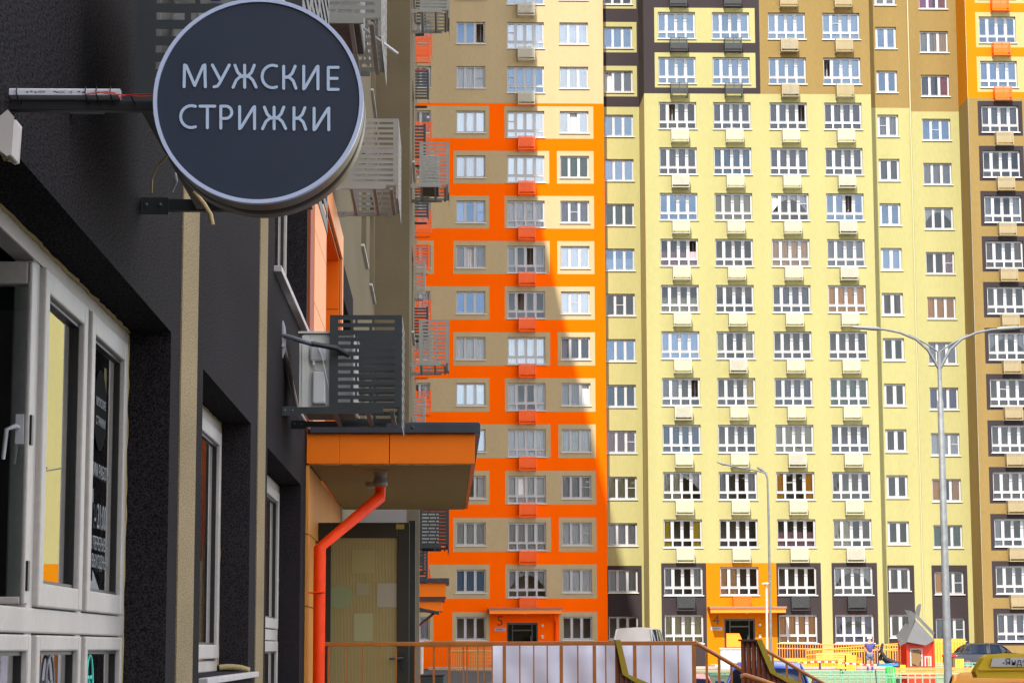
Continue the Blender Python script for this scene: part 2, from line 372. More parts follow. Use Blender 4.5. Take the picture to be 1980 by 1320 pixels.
# ---- left block (stairwell 5)
B5 = thing('apartment_building', (3, 138.1, 0), 'tall apartment block with orange frames and the number 5 over its doorway', 'building', 'apartment blocks of the courtyard')
YB, ZL = 138.1, 3.358
ops = []; wins = []
for r in range(NR):
    zt = ZL+FL*r
    ops.append((-2.78, -.98, zt-1.40, zt)); wins.append(('W3', -2.78, zt, r, 0))
    ops.append((.62, 2.42, zt-1.40, zt)); wins.append(('W3', .62, zt, r, 1))
    if r > 0: ops.append((3.80, 6.12, zt-1.69, zt)); wins.append(('W4', 3.80, zt, r, 2))
    ops.append((7.10, 8.90, zt-1.40, zt)); wins.append(('W3', 7.10, zt, r, 3))
ops.append((3.70, 5.59, .45, 3.0))
frames = []
for r in range(12):
    zt = ZL+FL*r; t, b = zt+.30, zt-1.77
    if r == 0: frames += [(-4, -.75, b, t), (.40, 2.66, b, t), (6.88, 9.22, b, t)]
    elif r % 2: frames += [(-4, 2.66, b, t), (3.62, 9.20, b, t)]
    else: frames += [(-4, -.78, b, t), (.44, 6.42, b, t), (6.90, 9.20, b, t)]
def colL(a, z):
    if z > 35.27: return 0
    if any(f[0] < a < f[1] and f[2] < z < f[3] for f in frames): return 0
    return 1
mb = MB()
wallgrid(mb, -14, 9.85, -.3, 58, ops, colL, lambda a, d, z: (a, YB+d, z), [c for f in frames for c in f[:2]], [c for f in frames for c in f[2:]]+[35.27])
mb.quad((9.85, YB, -.3), (9.85, YB+12, -.3), (9.85, YB+12, 58), (9.85, YB, 58), 1)
mb.quad((-14, YB, 58), (9.85, YB, 58), (9.85, YB+14, 58), (-14, YB+14, 58), 0)
part('wall', mb, [PALE5, ORANGE], B5)
LS = {(8, 2): dict(openp=2, cur='sides', col='sheer'), (7, 1): dict(cur='sides', col='lilac', glassm=GSKY), (7, 2): dict(openp=1, cur=None), (6, 3): dict(openp=0, cur='full', col='grey'),
      (10, 3): dict(cur='full', col='green'), (12, 1): dict(cur='full', col='white', screen=2), (13, 1): dict(openp=2, glassm=GSKY), (4, 3): dict(screen=1, cur='full', col='white'), (3, 3): dict(screen=2, cur='full', col='sheer'), (2, 3): dict(screen=2, cur='full', col='white'),
      (12, 2): dict(screen=0, cur='full', col='sheer', glassm=GSKY), (9, 2): dict(screen=2, cur='full', col='white'), (9, 1): dict(screen=2, glassm=GSKY, cur='sides', col='white'), (0, 1): dict(cur=None), (0, 3): dict(cur=None), (1, 1): dict(cur='full', col='blue'), (1, 2): dict(cur='swag', col='sheer'), (5, 3): dict(openp=2, cur='full', col='sheer')}
for key, x, z, r, c in wins:
    st = LS.get((r, c)) or rnd_style(r, False)
    window(B5, key, x, YB, z, **st)
# strip (recessed) belongs to the same block
YS_ = 139.05; ZS = 3.371
ops = [(9.98, 11.78, ZS+FL*r-1.40, ZS+FL*r) for r in range(NR)]
fr2 = [(9.86, 12.05, ZS+FL*r-1.68, ZS+FL*r+.30) for r in range(12, NR)]
def colS(a, z):
    if z > 35.3: return 0 if any(f[0] < a < f[1] and f[2] < z < f[3] for f in fr2) else 1
    if z < 6.47 and a < 12.03: return 1
    return 0
mb = MB(); wallgrid(mb, 9.852, 12.17, -.3, 58, ops, colS, lambda a, d, z: (a, YS_+d, z), [9.86, 12.03, 12.05], [c for f in fr2 for c in f[2:]]+[35.3, 6.47])
part('recessed_wall', mb, [PALE, GREY], B5)
SS = {7: dict(cur=None, screen=1, openp=None), 12: dict(openp=0, cur='full', col='sheer'), 9: dict(cur='full', col='green'), 10: dict(cur='full', col='white', glassm=GSKY), 5: dict(cur='full', col='blue'), 6: dict(cur='full', col='sheer', glassm=GSKY), 0: dict(cur=None), 8: dict(cur='half', col='white', glassm=GSKY), 4: dict(screen=2, cur='full', col='pink'), 3: dict(screen=2, cur='full', col='cream')}
for r in range(NR): window(B5, 'W3', 9.98, YS_, ZS+FL*r, **(SS.get(r) or rnd_style(r, r > 2)))

# ---- yellow block (stairwell 4)
B4 = thing('apartment_building', (19, 135.8, 0), 'pale yellow apartment block with four columns of wide windows and a door numbered 4', 'building', 'apartment blocks of the courtyard')
YY, ZY = 135.8, 3.415
YX = [13.10, 16.47, 19.96, 23.36]
ops = []
for r in range(NR):
    for c in range(4):
        if r == 0 and c == 1: continue
        ops.append((YX[c], YX[c]+2.32, ZY+FL*r-1.69, ZY+FL*r))
ops.append((16.67, 18.52, .45, 3.18))
fr4 = [(12.88, 19.14, ZY+FL*r-2.17+(.0), ZY+FL*r+.30) for r in range(12, NR)]
fr4 = [(12.88, 19.14, ZY+FL*r-1.95, ZY+FL*r+.27) for r in range(12, NR)]
dk = [(12.92, 15.63, -.3, 6.50), (19.86, 22.55, -.3, 6.50), (23.20, 25.95, -.3, 6.50)]
def colY(a, z):
    if z > 35.37:
        if a < 19.42: return 0 if any(f[0] < a < f[1] and f[2] < z < f[3] for f in fr4) else 1
        return 2
    if any(f[0] < a < f[1] and f[2] < z < f[3] for f in dk): return 1
    if 15.63 < a < 19.86 and z < 6.50: return 3
    return 0
mb = MB()
wallgrid(mb, 12.20, 26.28, -.3, 58, ops, colY, lambda a, d, z: (a, YY+d, z), [19.42, 15.63, 19.86]+[c for f in fr4+dk for c in f[:2]], [35.37, 6.5]+[c for f in fr4 for c in f[2:]])
for z0, z1, mi in ((-.3, 35.37, 0), (35.37, 58, 1)):
    mb.quad((12.20, YY, z0), (12.20, YY+4, z0), (12.20, YY+4, z1), (12.20, YY, z1), mi)
mb.quad((26.28, YY, -.3), (26.28, YY+4, -.3), (26.28, YY+4, 58), (26.28, YY, 58), 0)
# two-window recess
YT, ZT = 139.1, 3.46
ops2 = [(27.30, 28.63, ZT+FL*r-1.42, ZT+FL*r) for r in range(NR)]
def colT(a, z):
    if z > 35.32: return 2
    if 27.22 < a < 28.88 and z < 6.47: return 1
    return 0
wallgrid(mb, 26.29, 29.42, -.3, 58, ops2, colT, lambda a, d, z: (a, YT+d, z), [27.22, 28.88], [35.32, 6.47])
part('wall', mb, [PALE, GREY, OCHRE, ORANGE_LIT], B4)
dp = MB(); dp.tube([(29.40, YT-.06, .4), (29.40, YT-.06, 57)], .045, 8); part('drainpipe', dp, [mat('pale_pipe', (.43, .40, .24), .6)], B4)
O_ = lambda **k: k
YSTY = {(7, 3): O_(cur='full', col='orange'), (8, 2): O_(cur='full', col='peach'), (3, 2): O_(cur='sides', col='orange', screen=1), (8, 0): O_(cur='half', col='pink', openp=3), (8, 1): O_(cur=None), (8, 3): O_(cur='blind', col='sheer'),
 (9, 0): O_(cur='full', col='grey', glassm=GSKY), (9, 1): O_(cur='blind', col='cream'), (9, 2): O_(cur='swag', col='white', screen=3, openp=0), (9, 3): O_(openp=2, glassm=GSKY),
 (11, 0): O_(openp=1, cur='sidesl', col='brown'), (11, 2): O_(openp=3, cur='left', col='grey'), (11, 1): O_(cur='full', col='grey'), (11, 3): O_(cur='full', col='grey'),
 (12, 3): O_(openp=0, glassm=GSKY, cur='right', col='sheer'), (6, 0): O_(cur='full', col='white', glassm=GSKY), (6, 1): O_(cur='sides', col='cream'), (6, 2): O_(cur=None), (6, 3): O_(cur=None),
 (5, 0): O_(cur='left', col='sheer', openp=3), (5, 1): O_(cur='sidesr', col='yellow', openp=None), (5, 2): O_(cur='full', col='grey'), (5, 3): O_(cur='full', col='green'), (4, 0): O_(cur='full', col='blue'), (4, 1): O_(cur=None), (4, 2): O_(cur='blind', col='cream'), (4, 3): O_(cur='half', col='grey'),
 (3, 0): O_(cur='swag', col='white', cur2='left', col2='cream'), (3, 1): O_(cur='sides', col='sheer'), (3, 3): O_(cur=None), (2, 0): O_(cur='sides', col='yellow'), (2, 1): O_(cur=None), (2, 2): O_(cur='half', col='pink'), (2, 3): O_(cur='left', col='cream', cur2='sidesr', col2='brown'),
 (1, 0): O_(cur='sides', col='sheer'), (1, 1): O_(cur='left', col='peach'), (1, 2): O_(cur=None), (1, 3): O_(cur='swag', col='sheer'), (0, 0): O_(cur='full', col='cream'), (0, 2): O_(cur='full', col='peach'), (0, 3): O_(cur='swag', col='lilac', cur2='half', col2='lilac'),
 (7, 0): O_(cur='half', col='cream'), (7, 1): O_(cur='top', col='brown'), (7, 2): O_(cur='full', col='grey'), (10, 0): O_(cur='full', col='grey'), (10, 1): O_(cur='full', col='blue'), (10, 2): O_(cur='full', col='grey'), (10, 3): O_(cur='full', col='grey')}
for r in range(NR):
    for c in range(4):
        if r == 0 and c == 1: continue
        window(B4, 'W4', YX[c], YY, ZY+FL*r, **(YSTY.get((r, c)) or rnd_style(r, True)))
    st = rnd_style(r, True)
    if r < 8: st = dict(cur=None if r not in (1, 7) else 'sides', col='brown')
    if 'openp' in st: st.pop('openp')
    window(B4, 'W2', 27.30, YT, ZT+FL*r, **st)

# ---- right block
BR = thing('apartment_building', (34, 136.65, 0), 'ochre apartment block with dark window frames and orange upper storeys at the right', 'building', 'apartment blocks of the courtyard')
YH, ZH = 139.2, 3.23
ops = [(30.17, 31.97, ZH+FL*r-1.40, ZH+FL*r) for r in range(NR)]
def colH(a, z):
    if z > 35.12: return 1
    if 29.98 < a < 32.2 and z < 6.47: return 2
    return 0
mb = MB(); wallgrid(mb, 29.425, 32.52, -.3, 58, ops, colH, lambda a, d, z: (a, YH+d, z), [29.98, 32.2], [35.12, 6.47])
YF, ZF = 136.65, 3.483
for z0, z1, mi in ((-.3, 35.38, 1), (35.38, 58, 3)):
    mb.quad((32.52, YF, z0), (32.52, YH, z0), (32.52, YH, z1), (32.52, YF, z1), mi)
FX = [33.36, 37.6]
ops = [(x, x+2.32, ZF+FL*r-1.69, ZF+FL*r) for r in range(NR) for x in FX]
def colF(a, z):
    if z > 35.38:
        return 0 if any(33.15 < a and ZF+FL*r-1.99 < z < ZF+FL*r+.27 for r in range(12, NR)) else 3
    for r in range(12):
        for x in FX:
            if x-.24 < a < x+2.56 and ZF+FL*r-1.93 < z < ZF+FL*r+.29: return 2
    if z < 6.29-2.3 and False: return 2
    return 1
cz = [35.38]
for r in range(NR): cz += [ZF+FL*r-1.99, ZF+FL*r+.27, ZF+FL*r-1.93, ZF+FL*r+.29]
wallgrid(mb, 32.525, 42, -.3, 58, ops, colF, lambda a, d, z: (a, YF+d, z), [33.15]+[x-.24 for x in FX]+[x+2.56 for x in FX], cz)
part('wall', mb, [PALE, OCHRE, GREY, ORANGE_LIT], BR)
HS = {7: O_(cur='full', col='orange'), 14: O_(cur='left', col='magenta', cur2='sidesr', col2='red'), 13: O_(cur='left', col='sheer', screen=None, cur2='right', col2='peach', openp=None), 12: O_(cur='sidesr', col='red', cur2='left', col2='grey'), 8: O_(screen=2, cur='sidesr', col='pink'), 9: O_(cur='swag', col='white'),
      4: O_(cur='full', col='white', screen=2), 3: O_(cur='sides', col='orange'), 2: O_(cur='full', col='green'), 1: O_(cur='left', col='orange', screen=2), 0: O_(cur='left', col='grey', screen=2), 5: O_(cur='full', col='lilac')}
for r in range(NR):
    window(BR, 'W3', 30.17, YH, ZH+FL*r, **(HS.get(r) or rnd_style(r, True)))
    for x in FX: window(BR, 'W4', x, YF, ZF+FL*r, **rnd_style(r, True))

# ------------------------------------------------------------------ air-conditioner baskets of the far facades
def basket_mesh(wd=1.06, dp_=.58, ht=.70, n=13):
    b = MB(); p = ht/n; t = .012
    for i in range(n):      # slats of front and sides
        z0 = -ht+p*i+.006; z1 = z0+p*.66
        b.box(0.03, wd-.03, -dp_, -dp_+t, z0, z1)
        b.box(0, t, -dp_+.03, -.02, z0, z1); b.box(wd-t, wd, -dp_+.03, -.02, z0, z1)
    for x in (0, wd-.03): b.box(x, x+.03, -dp_, -dp_+.03, -ht-.16, .0); b.box(x, x+.03, -.03, 0, -ht-.16, 0)
    b.box(wd/2-.02, wd/2+.02, -dp_+t+.002, -dp_+t+.02, -ht, 0)
    for x in (.001, wd-.041): b.box(x, x+.04, -dp_+.031, -.031, -ht-.16, -ht-.11)
    b.box(.031, wd-.031, -dp_+.002, -dp_+.028, -ht-.158, -ht-.12); b.box(.031, wd-.031, -dp_*.5-.02, -dp_*.5+.02, -ht-.118, -ht-.10)
    return b
BKM = {k: basket_mesh().mesh('basket', [m]) for k, m in (('cream', CRMET), ('tan', TNMET), ('orange', ORMET), ('dark grey', DKMET), ('beige', OLMET))}
ORD = ['ground', 'second', 'third', 'fourth', 'fifth', 'sixth', 'seventh', 'eighth', 'ninth', 'tenth', 'eleventh', 'twelfth', 'thirteenth', 'fourteenth', 'fifteenth']
def basket(color, x, y, z, label, group, unit=False):
    o = link('air_conditioner_basket', BKM[color], None, (x, y, z)); tag(o, label, 'air conditioner basket', group)
    return o
CN = ['first', 'second', 'third', 'fourth']
for r in range(1, NR):
    c = 'beige' if r >= 12 else 'orange'
    basket(c if c == 'orange' else 'cream', 4.46, YB-.01, ZL+FL*r-1.70, f'{"pale" if c != "orange" else "orange"} basket under the {ORD[r]} floor wide window of the orange block', 'baskets on the orange framed block')
    for k in range(4):
        cl = 'cream'
        if r >= 12: cl = 'dark grey' if k < 2 else 'tan'
        if r == 1: cl = 'orange' if k == 1 else 'dark grey'
        basket(cl, YX[k]+.71, YY-.01, ZY+FL*r-1.76, f'{cl} basket under {ORD[r]} floor window, {CN[k]} wide column of the yellow block', 'baskets on the yellow block')
    cl = 'orange' if r >= 12 else 'tan'
    basket(cl, FX[0]+.75, YF-.01, ZF+FL*r-1.76, f'{cl} basket under the {ORD[r]} floor window of the ochre block', 'baskets on the ochre block')

# a few baskets hold an outdoor unit
UM = mat('far_unit_white', (.55, .54, .50), .5)
um = MB().box(.12, .94, -.50, -.20, -.66, -.08); um.lathe([(.20, -.012), (.22, -.02), (.24, -.01), (.24, 0)], (.42, -.502, -.37), 20, axis='y'); um.box(.2, .86, -.46, -.24, -.70, -.662)
umm = um.mesh('outdoor_unit', [UM])
for (r, k) in ((10, 0), (10, 3), (9, 3), (8, 3), (12, 2), (4, 2), (6, 1), (2, 3), (13, 2), (5, 0)):
    o = link('outdoor_unit', umm, None, (YX[k]+.71, YY-.01, ZY+FL*r-1.76)); tag(o, f'white outdoor unit inside the {ORD[r]} floor basket, {CN[k]} wide column of the yellow block', 'air conditioner', 'outdoor units on the yellow block')
# ------------------------------------------------------------------ entrances 4 and 5
def text_mesh(s, size, name, m, parent, loc, rot=(math.pi/2, 0, 0), ext=.004, sx=1.0, align='CENTER'):
    c = bpy.data.curves.new(name, 'FONT'); c.body = s; c.size = size; c.extrude = ext; c.align_x = align
    o = bpy.data.objects.new('tmp_text', c); COL.objects.link(o); bpy.context.view_layer.update()
    me = bpy.data.meshes.new_from_object(o.evaluated_get(bpy.context.evaluated_depsgraph_get())); bpy.data.objects.remove(o)
    me.name = name; me.materials.clear(); me.materials.append(m)
    q = link(name, me, parent); q.rotation_euler = rot; q.scale = (sx, 1, 1)
    q.location = Vector(loc) - (wloc(parent) if parent else Vector((0, 0, 0))); return q
DIGIT = mat('dark_number_paint', (.10, .05, .02), .6)
PLAQ = mat('plaque_blue_grey', (.35, .36, .42), .4); TDARK = mat('dark_lettering', (.03, .03, .04), .6)
CONC = mat('pale_concrete', (.50, .49, .48), .9, bump=.3, bscale=40, var=.2, vscale=4)
def entrance(parent, Y, x0, x1, xd0, xd1, num, xn, ztop):
    # canopy, number, plaque, door, intercom, lamp
    cb = MB(); cb.box(x0, x1, Y-1.25, Y-.003, ztop-.34, ztop-.09); part('canopy', cb, [mat('entrance_canopy', (.96, .24, .004), .5)], parent)
    rb = MB(); rb.box(x0-.06, x1+.06, Y-1.32, Y-.003, ztop-.088, ztop+.03); part('canopy_roof', rb, [mat('canopy_roof_metal', (.26, .14, .10), .5)], parent)
    text_mesh(num, .82, 'number', DIGIT, parent, (xn, Y-.012, 2.83))
    pb = MB(); pb.box(xn-.34, xn+.34, Y-.03, Y-.003, 2.50, 2.70); pq = part('plaque', pb, [PLAQ], parent)
    for i in range(2):
        l = MB(); l.box(xn-.27, xn+.24-.08*i, Y-.034, Y-.0305, 2.62-.06*i, 2.645-.06*i); part('plaque_line', l, [TDARK], pq)
    fr = MB(); z0, z1 = .5, 3.0 if num == '5' else 3.18
    for a, b in ((xd0, xd0+.09), (xd1-.09, xd1)): fr.box(a, b, Y+.05, Y+.13, z0, z1)
    fr.box(xd0+.09, xd1-.09, Y+.05, Y+.13, z1-.12, z1); fr.box(xd0+.32, xd0+.38, Y+.052, Y+.128, z0, z1-.12); fr.box(xd1-.38, xd1-.32, Y+.052, Y+.128, z0, z1-.12)
    fr.box(xd0+.38, xd1-.38, Y+.052, Y+.128, z1-.5, z1-.42)
    dd = part('door', fr, [mat('dark_door_frame', (.035, .035, .04), .4)], parent)
    g = MB(); g.quad((xd0+.09, Y+.09, z0), (xd1-.09, Y+.09, z0), (xd1-.09, Y+.09, z1-.12), (xd0+.09, Y+.09, z1-.12)); part('door_glass', g, [GPANE], dd)
    hn = MB(); hn.tube([(xd1-.43, Y+.02, 1.2), (xd1-.43, Y+.02, 2.2)], .02, 8); part('handle', hn, [GALV], dd)
    rm = MB(); X0, X1 = xd0, xd1
    rm.box(X0, X1, Y+2.5, Y+2.55, z0, z1); rm.box(X0-.05, X0, Y+.2, Y+2.5, z0, z1); rm.box(X1, X1+.05, Y+.2, Y+2.5, z0, z1); rm.box(X0, X1, Y+.2, Y+2.5, z1, z1+.05)
    part('hallway', rm, [DROOM], parent)
    for zz, h in ((2.75, .14), (2.05, .2)):
        ib = MB(); ib.box(xd1+.22, xd1+.36, Y-.05, Y-.003, zz, zz+h); part('intercom' if zz < 2.5 else 'sensor_box', ib, [mat('silver_box', (.55, .52, .5), .4)], parent)
    lm = MB(); lm.lathe([(0, -.06), (.07, -.05), (.09, -.01), (.09, 0)], ((x0+x1)/2, Y-.7, ztop-.343), 12); part('lamp', lm, [WHITE], parent)
    st = MB(); st.box(xd0-.9, xd1+.4, Y-2.6, Y-.001, .2, .48); part('doorstep', st, [CONC], parent)
entrance(B5, YB, 2.62, 7.0, 3.70, 5.59, '5', 3.30, 3.86)
entrance(B4, YY, 15.72, 20.2, 16.67, 18.52, '4', 16.2, 3.86)
pp = MB(); pp.tube([(6.45, YB-.9, 3.5), (6.45, YB-.7, 3.42), (6.66, YB-.1, 3.05), (6.66, YB-.1, .5)], .05, 8); part('drainpipe', pp, [PIPEOR], B5)
# ramp walls and parapet by entrance 4
rp4 = thing('entrance_ramp', (17, 131, .25), 'pale concrete ramp wall with orange parapet in front of door number 4', 'ramp')
b = MB(); b.box(15.6, 17.7, 129.0, 129.3, .2, 1.38); part('ramp_wall', b, [CONC], rp4)
b = MB(); b.box(15.55, 17.75, 128.95, 129.35, 1.382, 1.46); part('coping', b, [mat('coping_stone', (.6, .58, .55), .8)], rp4)
b = MB(); b.prism([(16.5, 1.5), (16.5, 2.3), (17.25, 2.3), (17.6, 1.5)], 'y', 133.4, 133.55); part('parapet', b, [mat('parapet_orange', (.96, .27, .01), .7)], rp4)
# orange ramp railings along the yellow block
def railing(name, x0, x1, y, za0, za1, h, m, label, cat, step=.15, r=.02, group=None, rails=2, zb=None):
    t = thing(name, ((x0+x1)/2, y, za0), label, cat, group)
    n = max(2, int(abs(x1-x0)/step))
    for q in range(rails):
        b = MB(); dz = -q*.28 if rails > 1 else 0
        b.tube([(x0, y, za0+h+dz), (x1, y, za1+h+dz)], r*1.5, 8); part('rail', b, m, t)
    me = MB().box(-r*.6, r*.6, -r*.6, r*.6, 0, h).mesh('baluster', [m]); pl = wloc(t)
    for i in range(n+1):
        u = i/n; link('baluster', me, t, (x0+(x1-x0)*u-pl.x, y-pl.y, za0+(za1-za0)*u-pl.z))
    return t
RAO = mat('orange_rail_paint', (.93, .33, .02), .5)
railing('ramp_railing', 19.5, 27.4, 133.6, .65, .50, 1.05, RAO, 'long orange ramp railing below the ground floor windows of the yellow block', 'railing')
railing('ramp_railing', 21.0, 26.4, 132.2, .25, .62, 1.05, RAO, 'sloping orange ramp railing rising to the right behind the bench', 'railing')
b = MB(); b.box(19.0, 24.3, 132.6, 132.9, .2, .86); tag(part('ramp_wall', b, [mat('ramp_wall_orange', (.96, .30, .01), .8)], None, (21, 132.7, .2)), 'solid orange side wall of the wheelchair ramp', 'wall')
b = MB(); b.box(28.1, 30.1, 131.0, 131.2, .2, 1.95)
o = thing('slatted_screen', (29.1, 131, .2), 'orange slatted wooden screen between playhouse and lamp post', 'screen')
for i in range(12):
    s_ = MB(); s_.box(28.1+.167*i, 28.1+.167*i+.14, 131, 131.06, .25, 1.95); part('slat', s_, [mat('slat_orange', (.92, .34, .03), .6)], o)
for zz in (.6, 1.5):
    s_ = MB(); s_.box(28.1, 30.1, 131.062, 131.12, zz, zz+.1); part('crossbar', s_, [mat('slat_orange', (1, 1, 1))], o)

# ------------------------------------------------------------------ NEAR BUILDING on the left
NX = -1.1
NB = thing('apartment_building', (-1.1, 0, -.15), 'long near building at the left with charcoal and olive plaster and deep white windows', 'building', 'apartment blocks of the courtyard')
nops = [(4.6, 8.98, .95, 2.80), (10.18, 12.71, 1.42, 2.80), (13.9, 17.15, .75, 2.77), (14.3, 17.62, 3.97, 5.6), (23.9, 26.0, 3.6, 5.25), (19.75, 22.8, 2.6, 5.5)]
def nmap(a, d, z): return (NX-d, a, z)
def colN(a, z):
    if a < 17.65: return 0
    if 23.35 < a < 26.4 and 3.4 < z < 5.62: return 0
    return 1
more = []
for fl in range(1, 12):
    for a in (28.8, 32.0): more.append((a, a+1.8, 1.0+FL*fl, 2.45+FL*fl))
mb = MB(); wallgrid(mb, -12, 34.4, -.3, 58.7, nops[:5]+[(19.95, 23.0, 2.45, 5.52)]+more, colN, nmap, [17.65, 23.35, 26.4], [3.4, 5.62], depth=.19)
mb.quad((NX, -12, -.3), (NX-15, -12, -.3), (NX-15, -12, 58.7), (NX, -12, 58.7), 0); mb.quad((NX, -12, 58.7), (NX, 34.4, 58.7), (NX-15, 34.4, 58.7), (NX-15, -12, 58.7), 0)
part('wall', mb, [NGREY, NOLIVE], NB)
# projecting bay
mb = MB(); bx = -.57
bops = [(a, a+1.6, 1.0+FL*fl, 2.45+FL*fl) for fl in range(1, 14) for a in (36.9,)]
wallgrid(mb, 34.4, 40, -.3, 58.7, bops, lambda a, z: 0, lambda a, d, z: (bx-d, a, z))
mb.quad((bx, 34.4, -.3), (bx, 34.4, 58.7), (NX-.2, 34.4, 58.7), (NX-.2, 34.4, -.3), 0); mb.quad((bx, 40, -.3), (bx, 40, 58.7), (NX-.2, 40, 58.7), (NX-.2, 40, -.3), 0)
mb.quad((bx, 34.4, 58.7), (bx, 40, 58.7), (NX-10, 40, 58.7), (NX-10, 34.4, 58.7), 0)
part('projecting_wall', mb, [NOLIVE], NB)
mb = MB(); far_ops = [(a, a+1.8, 1.0+FL*fl, 2.45+FL*fl) for fl in range(1, 14) for a in (43, 49, 55, 61, 67, 73)]
wallgrid(mb, 40, 80, -.3, 58.7, far_ops, lambda a, z: 0, lambda a, d, z: (NX-d, a, z)); part('far_wall', mb, [NOLIVE], NB)
mb = MB(); mb.box(-16, -1.5, 80, 112.2, -.3, 58.7); part('far_wing', mb, [NOLIVE], NB)
mb = MB(); mb.box(-18, -1.9, 110.7, 138.05, -.3, 75); part('tall_wing', mb, [OCHRE], NB)
mb = MB(); mb.box(-16, NX-.25, -11.9, -11.5, 0, 58); 
# window reveals backing: simple upvc windows for the olive part
def side_window(y0, y1, z0, z1, X, label=None, sashes=2):
    f = MB(); xa, xb = X-.17, X-.10; t = .07
    f.box(xa, xb, y0, y0+t, z0, z1); f.box(xa, xb, y1-t, y1, z0, z1); f.box(xa, xb, y0+t, y1-t, z1-t, z1); f.box(xa, xb, y0+t, y1-t, z0, z0+t)
    for k in range(1, sashes):
        ym = y0+(y1-y0)*k/sashes; f.box(xa+.002, xb-.002, ym-.06, ym+.06, z0+t, z1-t)
    o = part('window', f, [NWHITE], NB)
    for k in range(sashes):
        a = y0+(y1-y0)*k/sashes+.05; b_ = y0+(y1-y0)*(k+1)/sashes-.05
        part('pane', MB().quad((X-.13, a, z0+.05), (X-.13, b_, z0+.05), (X-.13, b_, z1-.05), (X-.13, a, z1-.05)), [GNEAR], o)
    part('room_interior', MB().quad((X-.6, y0-.3, z0-.3), (X-.6, y1+.3, z0-.3), (X-.6, y1+.3, z1+.3), (X-.6, y0-.3, z1+.3)), [DROOM], o)
    part('sill', MB().box(X-.1, X+.04, y0-.02, y1+.02, z0-.03, z0-.002), [SILL], o)
for (a, b_, z0, z1) in more: side_window(a, b_, z0, z1, NX)
for (a, b_, z0, z1) in bops: side_window(a, b_, z0, z1, bx)
for (a, b_, z0, z1) in far_ops:
    if z1 < 30: side_window(a, b_, z0, z1, NX)
# tan plaster strips
for a, b_ in ((9.292, 9.888), (13.14, 13.69)):
    s_ = MB(); s_.box(NX, NX+.006, a, b_, -.3, 5.8); part('plaster_strip', s_, [NSTRIP], NB)

# --- near windows: frame plane X=-1.27
def big_window(y0, y1, z0, z1, posts, trans=None, sash=(), name='window', lower=None, ztop=None):
    """posts: list of (ya,yb,x_out) vertical members"""
    o = None
    f = MB(); X0, X1 = -1.34, -1.27
    t = .06
    f.box(X0, X1, y0, y0+t, z0, z1); f.box(X0, X1, y1-t*1.6, y1, z0, z1); f.box(X0, X1, y0+t, y1-t*1.6, z1-t, z1); f.box(X0, X1, y0+t, y1-t*1.6, z0, z0+t)
    for a, b_ in posts: f.box(X0+.003, X1-.003, a, b_, z0+t, z1-t)
    if trans: f.box(X0-.005, X1+.006, y0+t+.001, y1-.012, trans[0], trans[1])
    return part(name, f, [NWHITE], NB, bevel=.006)
def sash_(o, ya, yb, za, zb, sw=.075, gl=GNEAR, x=-1.265, dep=.05, tw=0):
    f = MB(); X0, X1 = x-dep, x+.012
    f.box(X0, X1, ya, ya+sw, za, zb); f.box(X0, X1, yb-sw, yb, za, zb); f.box(X0, X1-.001, ya+sw, yb-sw, zb-sw, zb); f.box(X0, X1-.001, ya+sw, yb-sw, za, za+sw)
    s_ = part('sash', f, [NWHITE], o, bevel=.006)
    g = MB().quad((x-.02, ya+sw, za+sw), (x-.02-tw, yb-sw, za+sw), (x-.02-tw, yb-sw, zb-sw), (x-.02, ya+sw, zb-sw))
    part('pane', g, [gl], s_)
    gs = MB(); k = .012
    for (a, b_, c, d) in ((ya+sw, ya+sw+k, za+sw, zb-sw), (yb-sw-k, yb-sw, za+sw, zb-sw), (ya+sw, yb-sw, za+sw, za+sw+k), (ya+sw, yb-sw, zb-sw-k, zb-sw)): gs.box(x-.03, x-.008, a, b_, c, d)
    part('gasket', gs, [BLACK], s_)
    return s_
W1 = big_window(4.6, 8.98, .95, 2.80, [(6.93, 7.03), (7.87, 7.97)], trans=(1.595, 1.672))
big_room = MB(); big_room.box(-3.9, -3.88, 4, 9.3, .3, 3.0); big_room.box(-3.88, -1.4, 9.2, 9.22, .3, 3.0); big_room.box(-3.88, -1.4, 4, 9.2, .28, .3); big_room.box(-3.88, -1.4, 4, 9.2, 3.0, 3.02)
part('room_interior', big_room, [mat('shop_interior', (.035, .05, .048), .8)], W1)
s1 = sash_(W1, 7.03, 7.87, 1.675, 2.735, tw=.0044)
s2 = sash_(W1, 7.97, 8.87, 1.675, 2.735)
s3 = sash_(W1, 4.7, 6.93, 1.02, 1.59, .05); sash_(W1, 7.03, 7.87, 1.02, 1.59, .05); s5 = sash_(W1, 7.97, 8.87, 1.02, 1.59, .05)
# open inward leaf, seen nearly face on
lf = MB(); YO = 6.9
lf.box(-1.276, -1.262, YO-.06, YO, 1.68, 2.72); lf.box(-1.95, -1.86, YO-.06, YO, 1.70, 2.72); lf.box(-1.86, -1.276, YO-.06, YO, 2.65, 2.72); lf.box(-1.86, -1.276, YO-.06, YO, 1.68, 1.703)
leaf = part('open_sash', lf, [NWHITE], W1, bevel=.005)
part('pane', MB().quad((-1.86, YO-.03, 1.703), (-1.276, YO-.03, 1.703), (-1.276, YO-.03, 2.65), (-1.86, YO-.03, 2.65)), [GNEAR], leaf)
hd = MB(); hd.tube([(-1.292, YO-.06, 2.21), (-1.292, YO-.11, 2.21), (-1.318, YO-.115, 2.20), (-1.326, YO-.115, 2.11)], .006, 8); hd.box(-1.30, -1.276, YO-.072, YO-.061, 2.16, 2.25); part('handle', hd, [WHITE], leaf)
for zz in (1.72, 2.16): 
    hg = MB(); hg.box(-1.262, -1.255, YO-.05, YO-.02, zz, zz+.09); part('hinge', hg, [BLACK], leaf)
